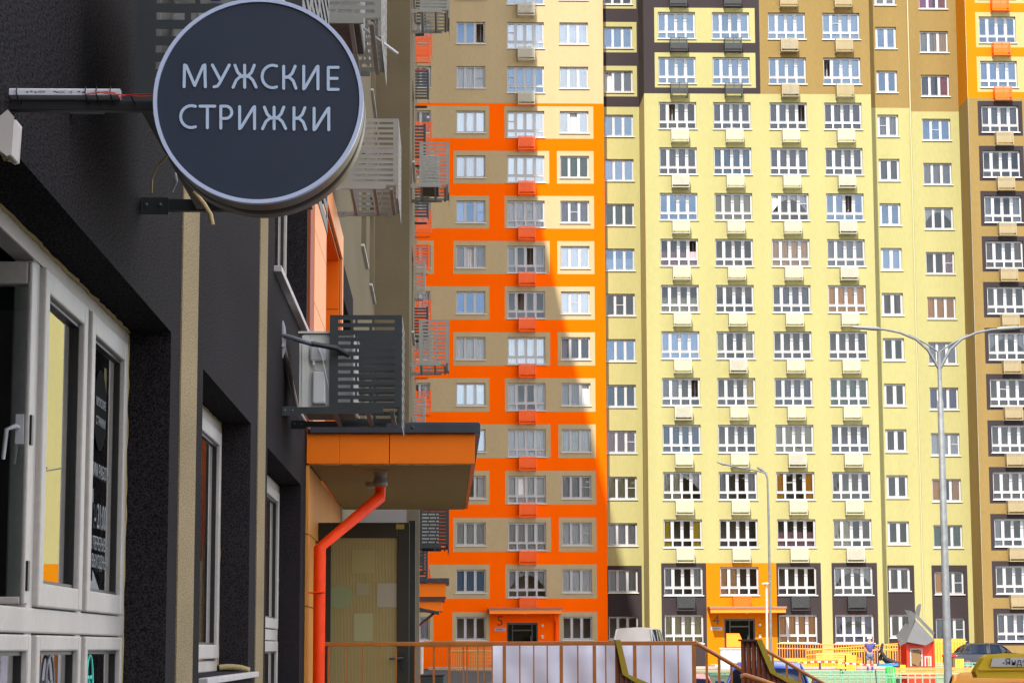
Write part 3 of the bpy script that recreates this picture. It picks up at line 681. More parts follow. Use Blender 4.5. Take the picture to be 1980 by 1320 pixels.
# curtain and radiator-coloured blind inside
cu = MB(); 
for i in range(14):
    ya = 5.2+.12*i; cu.quad((-1.9-.03*(i % 2), ya, 1.0), (-1.9-.03*((i+1) % 2), ya+.12, 1.0), (-1.9-.03*((i+1) % 2), ya+.12, 2.7), (-1.9-.03*(i % 2), ya, 2.7))
part('curtain', cu, [mat('dark_green_curtain', (.03, .055, .045), .9)], W1)
# shop lettering and decals on the panes
DEC = mat('white_vinyl', (.13, .14, .15), .5); TEAL = mat('teal_neon_vinyl', (.06, .62, .48), .5)
ROTX = (math.pi/2, 0, math.pi/2)
def decal(s, size, y, z, m=DEC, sx=1.0, align='CENTER'): return text_mesh(s, size, 'lettering', m, W1, (-1.278, y, z), ROTX, .0006, sx, align)
dc = MB(); dc.lathe([(0, 0), (.15, 0)], (-1.280, 8.36, 2.42), 40, axis='x'); part('round_sticker', dc, [mat('matt_black_vinyl', (.006, .006, .006), .95, spec=.05)], s2)
decal('МУЖСКИЕ', .045, 8.36, 2.43, sx=1.0); decal('СТРИЖКИ', .045, 8.36, 2.36, sx=1.0)
decal('РЕЖИМ РАБОТЫ', .068, 8.34, 2.17, sx=.95); decal('10:00', .075, 8.16, 2.07, sx=.8); decal('- 21:00', .13, 8.40, 1.985, sx=.75)
decal('БЕЗ ПЕРЕРЫВА', .068, 8.34, 1.905, sx=.95); decal('БЕЗ ВЫХОДНЫХ', .068, 8.34, 1.84, sx=.95)
ar = MB(); ar.add([(-1.278, y, z) for y, z in ((8.06, 1.79), (8.24, 1.79), (8.24, 1.83), (8.40, 1.765), (8.24, 1.70), (8.24, 1.74), (8.06, 1.74))], [(0, 1, 5, 6), (2, 3, 4)]); part('arrow_sticker', ar, [DEC], s2)
def face(y, z, m, s=1.0, par=s5):
    f = MB(); x = -1.277
    f.tube([(x, y+.075*s*math.sin(t)*(1-.25*(math.cos(t) < 0)), z+.115*s*math.cos(t)) for t in [2*math.pi*i/20 for i in range(21)]], .004*s, 5)
    f.tube([(x, y-.03*s+.06*s*i/6, z-.045*s-.02*s*math.sin(math.pi*i/6)) for i in range(7)], .004*s, 5)
    for k in (-1, 1): f.tube([(x, y+k*.03*s-.015, z+.03*s), (x, y+k*.03*s, z+.04*s), (x, y+k*.03*s+.015, z+.03*s)], .0035*s, 5)
    f.tube([(x, y, z+.025*s), (x, y+.008*s, z-.01*s)], .003*s, 5)
    part('face_drawing', f, m, par)
face(8.22, 1.41, [TEAL]); face(8.22, 1.20, [TEAL]); face(7.4, 1.40, [DEC], 1.1); face(6.3, 1.40, [DEC], 1.3, s3)
# yellow sealing foam edges
FOAM = mat('sealing_foam', (.42, .33, .15), .95, bump=1, bscale=120)
def foam(pts, r=.008, par=NB): 
    q = [Vector(p) for p in pts]; o_ = []
    for i in range(len(q)-1):
        n = max(2, int((q[i+1]-q[i]).length/.05))
        for k in range(n): o_.append(q[i].lerp(q[i+1], k/n)+Vector([random.uniform(-.003, .003) for _ in range(3)]))
    o_.append(q[-1]); part('sealing_foam', MB().tube(o_, r, 6, rs=[r*random.uniform(.6, 1.3) for _ in o_]), [FOAM], par)
foam([(-1.268, 5.0, 2.797), (-1.268, 8.975, 2.797)]); foam([(-1.268, 8.976, 2.79), (-1.268, 8.976, 1.0)], .005)
# second near window
W2 = big_window(10.18, 12.71, 1.42, 2.80, [(11.35, 11.43)])
part('room_interior', MB().box(-2.4, -2.38, 9.9, 13, 1, 3), [DROOM], W2)
part('curtain', MB().box(-1.42, -1.41, 10.2, 12.6, 1.45, 2.75), [mat('frosted_blind', (.30, .33, .36), .8, var=.1, vscale=2)], W2)
sash_(W2, 10.25, 11.35, 1.49, 2.735); sash_(W2, 11.43, 12.62, 1.49, 2.735)
part('sill', MB().box(-1.26, -1.06, 10.2, 12.98, 1.385, 1.415), [mat('near_sill', (.42, .39, .38), .5, var=.1, vscale=8)], W2, bevel=.004)
foam([(-1.26, 12.70, 1.44), (-1.18, 12.72, 1.445), (-1.09, 12.71, 1.425)], .018, W2)
foam([(-1.268, 12.705, 2.79), (-1.268, 12.705, 1.45)], .005, W2); foam([(-1.268, 11.5, 2.797), (-1.268, 12.7, 2.797)], .006, W2)
W3_ = big_window(13.9, 17.15, .75, 2.77, [(15.5, 15.6)], trans=(1.60, 1.68))
part('room_interior', MB().box(-2.4, -2.38, 13.6, 17.5, .5, 3), [DROOM], W3_)
sash_(W3_, 14.0, 15.5, 1.685, 2.70); sash_(W3_, 15.6, 17.05, 1.685, 2.70); sash_(W3_, 14.0, 15.5, .82, 1.595); sash_(W3_, 15.6, 17.05, .82, 1.595)
foam([(-1.268, 17.145, 2.76), (-1.268, 17.145, .9)], .006, W3_)
W5 = big_window(14.3, 17.62, 3.97, 5.6, [(15.9, 16.0)])
part('room_interior', MB().box(-2.4, -2.38, 14, 18, 3.5, 5.9), [DROOM], W5)
sash_(W5, 14.37, 15.9, 4.04, 5.53); sash_(W5, 16.0, 17.52, 4.04, 5.53)
sl = MB(); sl.box(-1.26, -1.05, 14.25, 17.68, 3.925, 3.965); part('sill', sl, [mat('near_sill', (.4, .4, .4))], W5, bevel=.004)
W6 = big_window(23.9, 26.0, 3.6, 5.25, [(24.9, 25.0)])
part('room_interior', MB().box(-2.4, -2.38, 23.5, 26.5, 3.3, 5.5), [DROOM], W6)
sash_(W6, 24.0, 24.9, 3.67, 5.18); sash_(W6, 25.0, 25.9, 3.67, 5.18)

# --- orange clad entrance portal (panels with joints)
PT = thing('entrance_portal', (-1.1, 19, .5), 'orange panel cladding with a painted-on pale sheen round the loggia above the near entrance', 'portal')
def pnl(x0, x1, y0, y1, z0, z1, m=PANEL2, par=PT):
    return part('panel', MB().box(x0, x1, y0, y1, z0, z1), [m], par, bevel=.003)
g = .006
px = NX+.03
zz = [3.12, 3.72, 4.32, 4.92, 5.52]
for i in range(4): pnl(NX+.004, px, 18.15+g, 19.9, zz[i]+g, zz[i+1])
for y0, y1 in ((18.15, 19.9), (19.9, 21.5), (21.5, 23.2)): pnl(NX+.004, px, y0+g, y1, 5.52+g, 5.78)
pnl(NX+.004, px, 23.02, 23.2, 2.5, 5.52)
rim = MB(); rim.box(NX+.002, NX+.022, 17.70, 18.145, 3.1, 6.2); part('edge_trim', rim, [mat('rust_trim', (.32, .05, .01), .6)], PT)
for i in range(5):   # far reveal of the loggia
    pnl(NX-1.3, NX-.001, 22.95, 22.98, 2.50+.62*i+g, 3.12+.62*i, PANEL)
pnl(NX-1.3, NX-.001, 19.97, 22.94, 5.49, 5.51, PANEL); part('back_panel', MB().box(NX-1.33, NX-1.3, 19.93, 23.0, 2.4, 5.52), [PANEL], PT)
# --- ground level cladding beside the door
OLP = mat('ochre_orange_cladding', (.62, .26, .05), .6, spec=.2, var=.06, vscale=2)
for i, (z0, z1) in enumerate(((-.1, .62), (.62, 1.24), (1.24, 1.86), (1.86, 2.42), (2.42, 2.96))):
    pnl(NX+.004, px, 17.66, 18.62 if i < 4 else 23.2, z0+g, z1, OLP)
pnl(NX-.9, NX+.0, 18.66, 18.69, -.1, 2.40, OLP)
# dark recess of the entrance
b = MB(); b.box(NX-.8, NX+.002, 18.70, 23.0, 2.30, 2.41); b.box(NX-.03, NX+.003, 18.9, 23.2, -.1, 2.3); part('door_recess', b, [DKMET], PT)

# --- canopy over near entrance
CP = thing('entrance_canopy', (-.4, 20.5, 3), 'large orange panelled entrance canopy with dark metal roof edge', 'canopy', 'orange entrance canopies along the near building')
CX1 = .225
for a, b_ in ((NX+.01, -.836), (-.8345, -.446), (-.44, CX1)):
    part('fascia_panel', MB().box(a, b_, 17.65, 17.68, 2.972, 3.205), [PANEL], CP, bevel=.002)
for k in range(3): part('fascia_panel', MB().box(CX1-.03, CX1, 17.684+1.95*k, 17.684+1.95*k+1.94, 2.972, 3.205), [PANEL], CP, bevel=.002)
part('soffit', MB().box(NX+.035, CX1-.034, 17.684, 23.5, 2.965, 2.985), [mat('soffit_plaster', (.27, .175, .045), .9, bump=.8, bscale=120, speck=.2)], CP)
rf = MB(); rf.box(NX+.034, CX1+.045, 17.60, 23.6, 3.208, 3.285); rf.box(NX+.034, CX1+.035, 17.61, 23.59, 3.286, 3.295); part('roof_edge', rf, [DKMET2], CP, bevel=.006)
part('screw', MB().lathe([(0, -.006), (.012, -.004), (.014, 0)], (-.262, 17.60, 3.25), 10, axis='y'), [DKMET], CP)
fe = MB()
pts_ = [(x_, 17.664+random.uniform(-.002, .002), 2.968+random.uniform(-.004, .002)) for x_ in [NX+.03+.03*i for i in range(43)]]
fe.tube(pts_, .006, 6, rs=[.006*random.uniform(.5, 1.4) for _ in pts_]); part('foam_bead', fe, [FOAM], CP)
lm = MB(); lm.lathe([(0, -.05), (.06, -.045), (.078, -.03), (.08, 0)], (-.62, 19.6, 2.964), 24); part('ceiling_lamp', lm, [mat('lamp_cover', (.3, .26, .2), .4)], CP)
# downpipe
DPp = thing('downpipe', (-.98, 17.7, -.15), 'bright orange bent downpipe under the near canopy beside the door', 'pipe')
zb = 2.80
part('upper_pipe', MB().tube([(-.53, 18.2, 2.83), (-.53, 18.2, 2.745), (-.985, 17.72, 2.32), (-.985, 17.72, -.1)], .043, 20), [PIPEOR], DPp)
for za in (2.30, 1.9, .9):
    part('pipe_collar', MB().lathe([(.0465, 0), (.0465, .05)] if za > 2 else [(.0455, 0), (.0455, .012)], (-.985, 17.72, za-.05), 20), [PIPEOR], DPp)
part('outlet', MB().lathe([(.052, 0), (.058, .01), (.058, .05), (.05, .055), (.05, .1), (.054, .105), (.054, .12)], (-.53, 18.2, 2.83), 20), [PVC], DPp)
cl = MB(); cl.tube([(-1.09, 17.69, 1.97), (-.94, 17.66, 1.97)], .006, 8); part('clamp', cl, [PIPEOR], DPp)
# open door leaf
DR = thing('glazed_door', (-.7, 19.0, .5), 'tall dark framed door with ribbed glass standing open under the canopy', 'door')
DKD = mat('olive_black_door_paint', (.020, .020, .012), .42, var=.15, vscale=4)
d0, d1, zd0, zd1 = -1.03, -.305, .5, 2.585
b = MB(); Yd = 19.0
b.box(d0-.05, d0+.07, Yd, Yd+.06, zd0, zd1); b.box(d1-.10, d1, Yd, Yd+.06, zd0, zd1); b.box(d0+.07, d1-.10, Yd, Yd+.06, 2.46, zd1); b.box(d0+.07, d1-.10, Yd, Yd+.06, zd0, .75)
b.box(d1-.006, d1+.05, Yd+.065, Yd+.12, zd0, zd1+.02)
part('door_frame', b, [DKD], DR, bevel=.004)
m_ = bpy.data.materials.new('ribbed_glass'); m_.use_nodes = True; t_ = m_.node_tree; pb_ = t_.nodes['Principled BSDF']
pb_.inputs['Base Color'].default_value = (.40, .34, .22, 1); pb_.inputs['Roughness'].default_value = .25; pb_.inputs['Transmission Weight'].default_value = .12
c_ = t_.nodes.new('ShaderNodeTexCoord'); wv = t_.nodes.new('ShaderNodeTexWave'); wv.inputs['Scale'].default_value = 26; wv.bands_direction = 'X'; t_.links.new(c_.outputs['Object'], wv.inputs[0])
wz = t_.nodes.new('ShaderNodeTexWave'); wz.inputs['Scale'].default_value = 16; wz.bands_direction = 'Z'; t_.links.new(c_.outputs['Object'], wz.inputs[0])
aa = t_.nodes.new('ShaderNodeMath'); aa.operation = 'ADD'; t_.links.new(wv.outputs['Fac'], aa.inputs[0]); t_.links.new(wz.outputs['Fac'], aa.inputs[1])
bb = t_.nodes.new('ShaderNodeBump'); bb.inputs['Strength'].default_value = .3; bb.inputs['Distance'].default_value = .004; t_.links.new(wv.outputs['Fac'], bb.inputs['Height']); t_.links.new(bb.outputs[0], pb_.inputs['Normal'])
mrr = t_.nodes.new('ShaderNodeMapRange'); mrr.inputs['To Min'].default_value = .94; mrr.inputs['To Max'].default_value = 1.15; t_.links.new(wv.outputs['Fac'], mrr.inputs['Value'])
vv = t_.nodes.new('ShaderNodeVectorMath'); vv.operation = 'SCALE'; vv.inputs[0].default_value = (.30, .255, .105); t_.links.new(mrr.outputs[0], vv.inputs['Scale']); t_.links.new(vv.outputs[0], pb_.inputs['Base Color'])
part('ribbed_pane', MB().box(d0+.07, d1-.10, Yd+.02, Yd+.035, .75, 2.46), [m_], DR)
NOTE = [mat('paper_olive', (.29, .26, .10), .8), mat('paper_grey', (.28, .26, .15), .8), mat('paper_blue', (.32, .30, .22), .8), mat('paper_green', (.31, .31, .15), .8), mat('paper_mint', (.22, .26, .12), .8)]
for (a, b_, z0, z1, k) in ((-.79, -.60, 2.16, 2.36, 0), (-.75, -.64, 1.98, 2.08, 1), (-.575, -.41, 1.88, 2.08, 2), (-.77, -.61, 1.60, 1.83, 3)):
    part('notice', MB().box(a, b_, Yd+.016, Yd+.0195, z0, z1), [NOTE[k]], DR)
part('notice', MB().lathe([(0, 0), (.10, 0)], (-.88, Yd+.0165, 1.97), 32, axis='y'), [NOTE[4]], DR)
b = MB(); b.box(d1-.075, d1-.035, Yd-.012, Yd-.001, 1.35, 1.50); b.tube([(d1-.055, Yd-.01, 1.46), (d1-.055, Yd-.05, 1.46), (d1-.165, Yd-.055, 1.455)], .008, 8); b.lathe([(0, -.02), (.008, -.02), (.01, -.001)], (d1-.055, Yd, 1.385), 12, axis='y')
part('handle', b, [BLACK], DR)
part('door_plate', MB().box(-.42, -.35, Yd-.004, Yd-.001, 2.53, 2.57), [mat('brass_label', (.30, .25, .05), .5)], DR)
# pale column and window seen behind the door
b = MB(); b.box(NX+.004, NX+.36, 24.2, 24.5, -.2, 3.6); 
tag(part('glazed_porch', MB().box(-.95, -.42, 24.0, 24.06, -.1, 3.3), [mat('porch_white', (.45, .44, .42), .5)], None, (-.7, 24, -.1)), 'white porch panel glimpsed between the canopy and the open door', 'panel')
tag(part('porch_post', MB().box(-.405, -.28, 24.0, 24.15, -.1, 3.4), [mat('porch_olive', (.22, .19, .13), .8)], None, (-.35, 24, -.1)), 'slim olive post right of the white porch panel', 'post')

# --- near air conditioner baskets
def slotted(mb, x0, x1, z0, z1, y, t=.003, rows=12, lm=.12, rm=.10, axis='y', cols=((0, .30), (.34, .60), (.64, 1.0)), alt=((0, .22), (.27, .55), (.60, 1.0)), slot=.45):
    """perforated sheet: rows of slots cut as real openings; in-plane axis a = x (axis y) or y (axis x)"""
    W, H = x1-x0, z1-z0; p = H*.94/rows; zbase = z0+H*.03
    def bx_(a0, a1, c0, c1):
        if axis == 'y': mb.box(a0, a1, y, y+t, c0, c1)
        else: mb.box(y, y+t, a0, a1, c0, c1)
    L, Rr = x0+W*lm, x1-W*rm
    bx_(x0, L, z0, z1); bx_(Rr, x1, z0, z1)
    zc = z0
    for i in range(rows):
        sz0 = zbase+p*i+p*(1-slot)/2; sz1 = sz0+p*slot
        bx_(L, Rr, zc, sz0)
        cs = cols if i % 2 else alt; edge = L
        for k, (u0, u1) in enumerate(cs):
            a0 = L+(Rr-L)*u0; a1 = L+(Rr-L)*u1
            if a0 > edge+1e-5: bx_(edge, a0, sz0, sz1)
            edge = a1
        zc = sz1
    bx_(L, Rr, zc, z1)
def ac_basket(label, X0, X1, Y0, Y1, Z0, H, m, wallx, unit=True, group=None, rows=12, under=True):
    t = thing('air_conditioner_basket', ((X0+X1)/2, (Y0+Y1)/2, Z0), label, 'air conditioner basket', group)
    b = MB(); slotted(b, X0, X1, Z0, Z0+H, Y0, rows=rows); part('end_panel', b, m, t)
    b = MB(); slotted(b, X0, X1, Z0-.02, Z0+H, Y1, rows=rows); part('end_panel', b, m, t)
    b = MB(); slotted(b, Y0+.004, Y1-.001, Z0-.13, Z0+H, X1, rows=rows, axis='x', lm=.04, rm=.04); b.box(X1-.02, X1-.001, Y0+.004, Y0+.024, Z0-.13, Z0+H); part('front_panel', b, m, t)
    for yb_ in (Y0-.035, Y1+.006):
        b = MB(); b.box(wallx, X1-.12, yb_, yb_+.03, Z0-.045, Z0-.003); b.box(wallx, wallx+.10, yb_-.006, yb_-.001, Z0-.06, Z0+.002); q = part('bracket', b, m, t)
        for k in (.02, .07): part('bolt', MB().lathe([(0, -.006), (.006, -.005), (.007, 0)], (wallx+k, yb_-.006, Z0-.025), 8, axis='y'), [GALV], q)
    if under:
        b = MB()
        for xx in (X0+.02, (X0+X1)/2, X1-.08): b.box(xx, xx+.03, Y0+.01, Y1-.01, Z0-.043, Z0-.023)
        part('support_bar', b, m, t)
    return t
def ac_unit(label, X0, X1, Y0, Y1, Z0, H, detail=True, group=None):
    t = thing('air_conditioner_unit', ((X0+X1)/2, (Y0+Y1)/2, Z0), label, 'air conditioner', group)
    AC = mat('ac_casing', (.62, .62, .58), .45, var=.05, vscale=8); AC2 = mat('ac_cover', (.56, .57, .56), .4)
    part('casing', MB().box(X0, X1, Y0, Y1, Z0, Z0+H), [AC], t, bevel=.012)
    part('base_tray', MB().box(X0+.01, X1-.01, Y0+.02, Y1-.02, Z0-.015, Z0-.001), [mat('ac_base', (.16, .10, .07), .7, var=.3, vscale=12)], t)
    if detail:
        fo = MB(); fo.box(X0-.018, X0-.001, Y0-.006, Y0+.03, Z0, Z0+H*.93); fo.box(X0-.001, X0+.045, Y0-.012, Y0-.001, Z0, Z0+H*.97); part('corner_fold', fo, [AC], t, bevel=.004)
        part('valve_cover', MB().box(X0+.075, X0+.165, Y0-.045, Y0-.001, Z0+.02, Z0+.24), [AC2], t, bevel=.012)
        part('terminal_cover', MB().box(X0+.055, X0+.17, Y0-.035, Y0-.001, Z0+.31, Z0+.42), [AC2], t, bevel=.015)
        part('terminal_nozzle', MB().tube([(X0+.08, Y0-.02, Z0+.315), (X0+.08, Y0-.02, Z0+.285)], .012, 10), [AC2], t)
        lb = part('rating_label', MB().box(X0+.185, X0+.225, Y0-.004, Y0-.001, Z0+.28, Z0+.33), [mat('label_white', (.6, .6, .65), .5)], t)
        for k in range(3): part('label_line', MB().box(X0+.19, X0+.22-.005*(k % 2), Y0-.006, Y0-.0045, Z0+.286+.014*k, Z0+.292+.014*k), [mat('label_ink', (.1, .1, .3), .6)], lb)
        part('cable', MB().tube([(X0+.08, Y0-.02, Z0+.29), (X0+.10, Y0-.025, Z0+.25), (X0+.14, Y0-.03, Z0+.24), (X0+.19, Y0-.02, Z0+.26)], .004, 8), [AC2], t)
        part('thin_cable', MB().tube([(X0+.09, Y0-.05, Z0+.46), (X0+.14, Y0-.05, Z0+.33), (X0+.19, Y0-.05, Z0+.10)], .004, 8), [AC2], t)
    return t
zE = EYE
ac_basket('dark slotted metal basket right above the orange canopy', -.785, -.30, 15.1, 16.0, zE+1.595, .625, DKMET, NX+.003, group='baskets on the near building')
ac_unit('white outdoor unit in the dark basket above the orange canopy', -.975, -.62, 15.16, 15.9, zE+1.60, .50, group='outdoor units on the near building')
part('top_panel', MB().box(-1.0, -.61, 15.14, 15.92, zE+2.102, zE+2.115), [mat('ac_casing', (1, 1, 1))], bpy.data.objects['air_conditioner_unit'])
pc = thing('insulated_pipe', (NX, 15.0, zE+2.04), 'grey insulated pipe running from a foam patch into the air conditioner above the canopy', 'pipe')
part('pipe_sleeve', MB().tube([(NX, 15.02, zE+2.07), (-1.03, 15.0, zE+2.05), (-.93, 14.98, zE+2.015), (-.88, 14.98, zE+2.0)], .016, 12), [mat('silver_sleeve', (.16, .17, .20), .35, metal=.3)], pc)
part('black_hose', MB().tube([(-.90, 14.97, zE+2.008), (-.84, 14.99, zE+2.0), (-.74, 15.02, zE+1.985), (-.66, 15.13, zE+1.95)], .018, 12), [BLACK], pc)
foam_p = MB(); foam_p.tube([(NX+.004, 15.02, zE+1.93), (NX+.004, 15.02, zE+2.16)], .014, 8, rs=[.004, .016]); part('foam_patch', MB().tube([(NX+.003, 15.03, zE+1.92), (NX+.004, 15.03, zE+1.98), (NX+.004, 15.03, zE+2.06), (NX+.004, 15.02, zE+2.12), (NX+.003, 15.02, zE+2.17)], .02, 8, rs=[.006, .022, .024, .02, .005]), [mat('grey_foam', (.30, .29, .33), .9)], pc)
tag(part('drain_hose', MB().tube([(NX+.012, 15.0, zE+2.0), (NX+.02, 15.4, zE+1.9), (NX+.02, 16.3, zE+1.72), (-1.05, 17.2, zE+1.66)], .014, 10), [mat('grey_hose', (.35, .33, .30), .5)], None, (NX, 15.5, zE+1.8)), 'grey drain hose running down the dark wall behind the air conditioner', 'hose')
# basket behind the sign
ac_basket('dark slotted metal basket behind the round barber sign', -.915, -.43, 6.5, 8.0, zE+1.60, .74, DKMET, NX+.003, group='baskets on the near building', rows=14)
ac_unit('pale outdoor unit in the dark basket behind the round sign', -.90, -.56, 6.62, 7.7, zE+1.64, .60, group='outdoor units on the near building')
# olive ones
ac_basket('beige basket hanging over the sign from the upper olive wall', -.90, -.455, 15.2, 16.6, zE+4.31, .7, OLMET, NX+.003, group='baskets on the near building')
ac_unit('outdoor unit with rusty underside in the beige basket at the top of the picture', -.93, -.60, 15.3, 16.2, zE+4.33, .55, False, group='outdoor units on the near building')
ac_basket('beige basket half hidden by the right rim of the round sign', -.93, -.455, 20.9, 22.2, zE+4.31, .64, OLMET, NX+.003, group='baskets on the near building')
part('pole', MB().tube([(-.62, 15.8, zE+4.42), (-.36, 16.1, zE+4.30)], .011, 8), [mat('white_tube', (.6, .6, .58), .5)], thing('drain_tube', (-.5, 16, zE+4.3), 'short white drain tube poking out of the topmost beige basket', 'tube'))
LV = {1.57: 'lowest', 4.43: 'second lowest', 7.29: 'middle', 10.15: 'topmost'}
for h, m in ((1.57, DKMET), (4.43, OLMET), (7.29, OLMET), (10.15, OLMET)):
    nm = 'dark' if m is DKMET else 'beige'
    ac_basket(f'{nm} basket on the projecting olive bay, {LV[h]} of its column', -.43, .045, 35.3, 36.5, zE+h, .69, m, bx+.003, group='baskets on the near building')
    if h in (7.29, 1.57): ac_unit(f'outdoor unit inside the {LV[h]} basket of the projecting bay', -.42, -.12, 35.5, 36.3, zE+h+.02, .5, False, group='outdoor units on the near building')
def far_basket(x0, x1, y, z, m, label):
    b = MB(); n = 9; H = .64
    for i in range(n):
        z0 = z+H/n*i; b.box(x0, x1, y, y+.01, z0, z0+H/n*.6); b.box(x1-.01, x1, y+.012, y+.85, z0, z0+H/n*.6)
    b.box(x0, x0+.05, y-.012, y-.001, z-.1, z+H); b.box(x1-.05, x1, y-.012, y-.001, z-.1, z+H); b.box(x0-.15, x1-.05, y-.05, y-.014, z-.09, z-.04); b.box(x0-.15, x1-.05, y+.86, y+.9, z-.09, z-.04)
    o = part('air_conditioner_basket', b, m, None, ((x0+x1)/2, y, z)); tag(o, label, 'air conditioner basket', 'baskets on the near building')
FN = ['first', 'second', 'third', 'fourth', 'fifth', 'sixth', 'seventh', 'eighth']
for ci, (y, xr, mm, nm) in enumerate(((46, -.43, None, 'nearest'), (52.5, -.42, DKMET, 'second'), (60, -.45, ORMET, 'third'), (70, -.46, ORMET, 'farthest'))):
    for n in range(0, 8):
        z = 1.57+2.857*n; v = z/y*4363
        if v > 1270: continue
        m = mm or (OLMET if n in (1, 2) else DKMET)
        cn = 'beige' if m is OLMET else 'dark' if m is DKMET else 'orange'
        far_basket(xr-.5, xr, y, zE+z, m, f'{cn} basket, {FN[n]} from the bottom, {nm} basket column past the projecting bay')
# farther entrance canopies of the near building
for (y, nm, xr) in ((57, 'nearer', 0.0), (80, 'farther', -.12)):
    t = thing('entrance_canopy', (-.4, y, 3), f'small orange canopy far along the near building, the {nm} of two beyond the first', 'canopy', 'orange entrance canopies along the near building')
    part('fascia', MB().box(NX, xr, y, y+3, zE+1.25, zE+1.60), [PANEL], t); part('roof_edge', MB().box(NX, xr+.08, y-.08, y+3.1, zE+1.602, zE+1.71), [DKMET2], t)
aw = thing('awning', (-.5, 66, 2.5), 'dark tilted awning on orange struts below the small canopies', 'awning')
part('awning_roof', MB().prism([(NX, zE+1.12), (-.2, zE+.95), (-.19, zE+1.02), (NX, zE+1.2)], 'y', 66, 68), [DKMET], aw)
for k in (0, 1): part('strut', MB().tube([(-.95, 66.2+k, 0), (-.93, 66.2+k, zE+.5), (-.35, 66.2+k, zE+.98)], .03, 8), [PIPEOR if k else DKMET], aw)

# ------------------------------------------------------------------ SIGN
SG = thing('round_sign', (-.456, 5.5, 2.88), 'round dark blue sign with a pale rim reading МУЖСКИЕ СТРИЖКИ', 'sign')
import math as M_
PXM = 5.5/4363
def sp(px, py):  # place measured on the sign face -> metres on the plane Y=5.5 (camera is pitched, so go through the ray)
    d = R @ Vector((px-990, -(py-660), -4363)); k = 5.5/d.y; return (d.x*k, EYE+d.z*k)
cxs, czs = sp(499.5, 194)
RR = (sp(702, 195)[0]-sp(297, 195)[0])/2
NAVY = mat('sign_face_navy', (.022, .033, .060), .42, spec=.5, bump=.15, bscale=500, var=.06, vscale=6)
RIM = mat('sign_rim_pale', (.58, .66, .88), .35, spec=.5)
BRZ = mat('sign_side_bronze', (.085, .068, .045), .36, metal=.5, var=.15, vscale=3, stretch=(1, 6, 1))
part('sign_face', MB().lathe([(0, 0), (RR-.009, 0)], (cxs, 5.503, czs), 96, axis='y'), [NAVY], SG)
part('rim', MB().lathe([(RR-.0085, .005), (RR-.0085, -.002), (RR+.001, -.002), (RR+.001, .02)], (cxs, 5.5, czs), 128, axis='y', sm=False), [RIM], SG)
part('side_band', MB().lathe([(RR, .02), (RR, .098), (RR-.004, .10), (RR-.004, .104), (RR, .106), (RR, .2), (RR-.01, .205), (0, .205)], (cxs, 5.5, czs), 96, axis='y'), [BRZ], SG)
LET = mat('sign_letters', (.55, .68, .86), .4)
def arc(cx_, cz_, rx, rz, a0, a1, n=14): return [(cx_+rx*math.cos(math.radians(a0+(a1-a0)*i/n)), cz_+rz*math.sin(math.radians(a0+(a1-a0)*i/n))) for i in range(n+1)]
def zh(side):   # arms of Ж / К on unit box
    return [(.0, 1), (.12, .86), (.24, .62), (.42, .53)] if side > 0 else [(.42, .53), (.25, .42), (.12, .18), (.0, 0)]
GL = {
 'М': [[(.04, 0), (.06, 1), (.13, .97), (.50, .06), (.87, .97), (.94, 1), (.96, 0)]],
 'У': [[(0, 1), (.48, .30)], [(1, 1), (.42, .16), (.30, .03), (.10, 0)]],
 'Ж': [[(.5, 0), (.5, 1)], [(.08, 1), (.20, .68), (.34, .53), (.5, .5)], [(.92, 1), (.80, .68), (.66, .53), (.5, .5)], [(.0, 0), (.14, .32), (.30, .48), (.5, .5)], [(1, 0), (.86, .32), (.70, .48), (.5, .5)]],
 'С': [arc(.72, .5, .70, .5, 68, 292)],
 'К': [[(.03, 0), (.03, 1)], [(.93, 1), (.70, .68), (.42, .53), (.03, .5)], [(1, 0), (.78, .34), (.48, .5), (.03, .5)]],
 'И': [[(.02, 1), (.02, 0), (.10, .04), (.90, .96), (.98, 1), (.98, 0)]],
 'Е': [[(1, 1), (.05, 1), (.05, 0), (1, 0)], [(.05, .5), (.90, .5)]],
 'Т': [[(0, 1), (1, 1)], [(.5, 1), (.5, 0)]],
 'Р': [[(.05, 0), (.05, 1), (.45, 1)]+arc(.45, .72, .5, .28, 90, -90, 10)+[(.05, .44)]],
}
def sletter(ch, x0, x1, y0, y1):
    b = MB(); r = .0037; cnt = 0
    for st in GL[ch]:
        P = []
        for (u, v) in st:
            X, Z = sp(x0+2.7+(x1-x0-5.4)*u, y1-2.7-(y1-y0-5.4)*v); P.append((X, Z))
        # ribbon with round ends, 2 mm proud of the face
        for i in range(len(P)-1):
            a, c = Vector(P[i]), Vector(P[i+1]); d = (c-a)
            if d.length < 1e-6: continue
            n = Vector((-d.y, d.x)).normalized()*r; q = [a+n, c+n, c-n, a-n]
            cnt += 1; yo = 5.4998 - .00004*cnt
            b.add([(p.x, yo, p.y) for p in q], [(0, 1, 2, 3)])
        for i, p in enumerate(P):
            cnt += 1; yo = 5.4998 - .00004*cnt; b.add([(p[0]+r*math.cos(t), yo, p[1]+r*math.sin(t)) for t in [2*math.pi*k/14 for k in range(14)]], [tuple(range(14))])
    part('letter', b, [LET], SG)
for ch, a, c, y0, y1 in (('М', 351.5, 401.5, 123.5, 171), ('У', 408, 446, 123.5, 171), ('Ж', 448, 498, 124, 172), ('С', 503.5, 538, 124, 173), ('К', 545, 575, 126, 174), ('И', 584, 618, 126, 175), ('Е', 631, 656.5, 128, 176),
                         ('С', 346, 381, 202, 250), ('Т', 384, 418, 203, 250), ('Р', 423, 452, 203, 251), ('И', 460, 495.5, 204, 252), ('Ж', 505, 555, 205, 252), ('К', 565, 594, 206, 253), ('И', 604, 639, 207, 254)):
    sletter(ch, a, c, y0, y1)
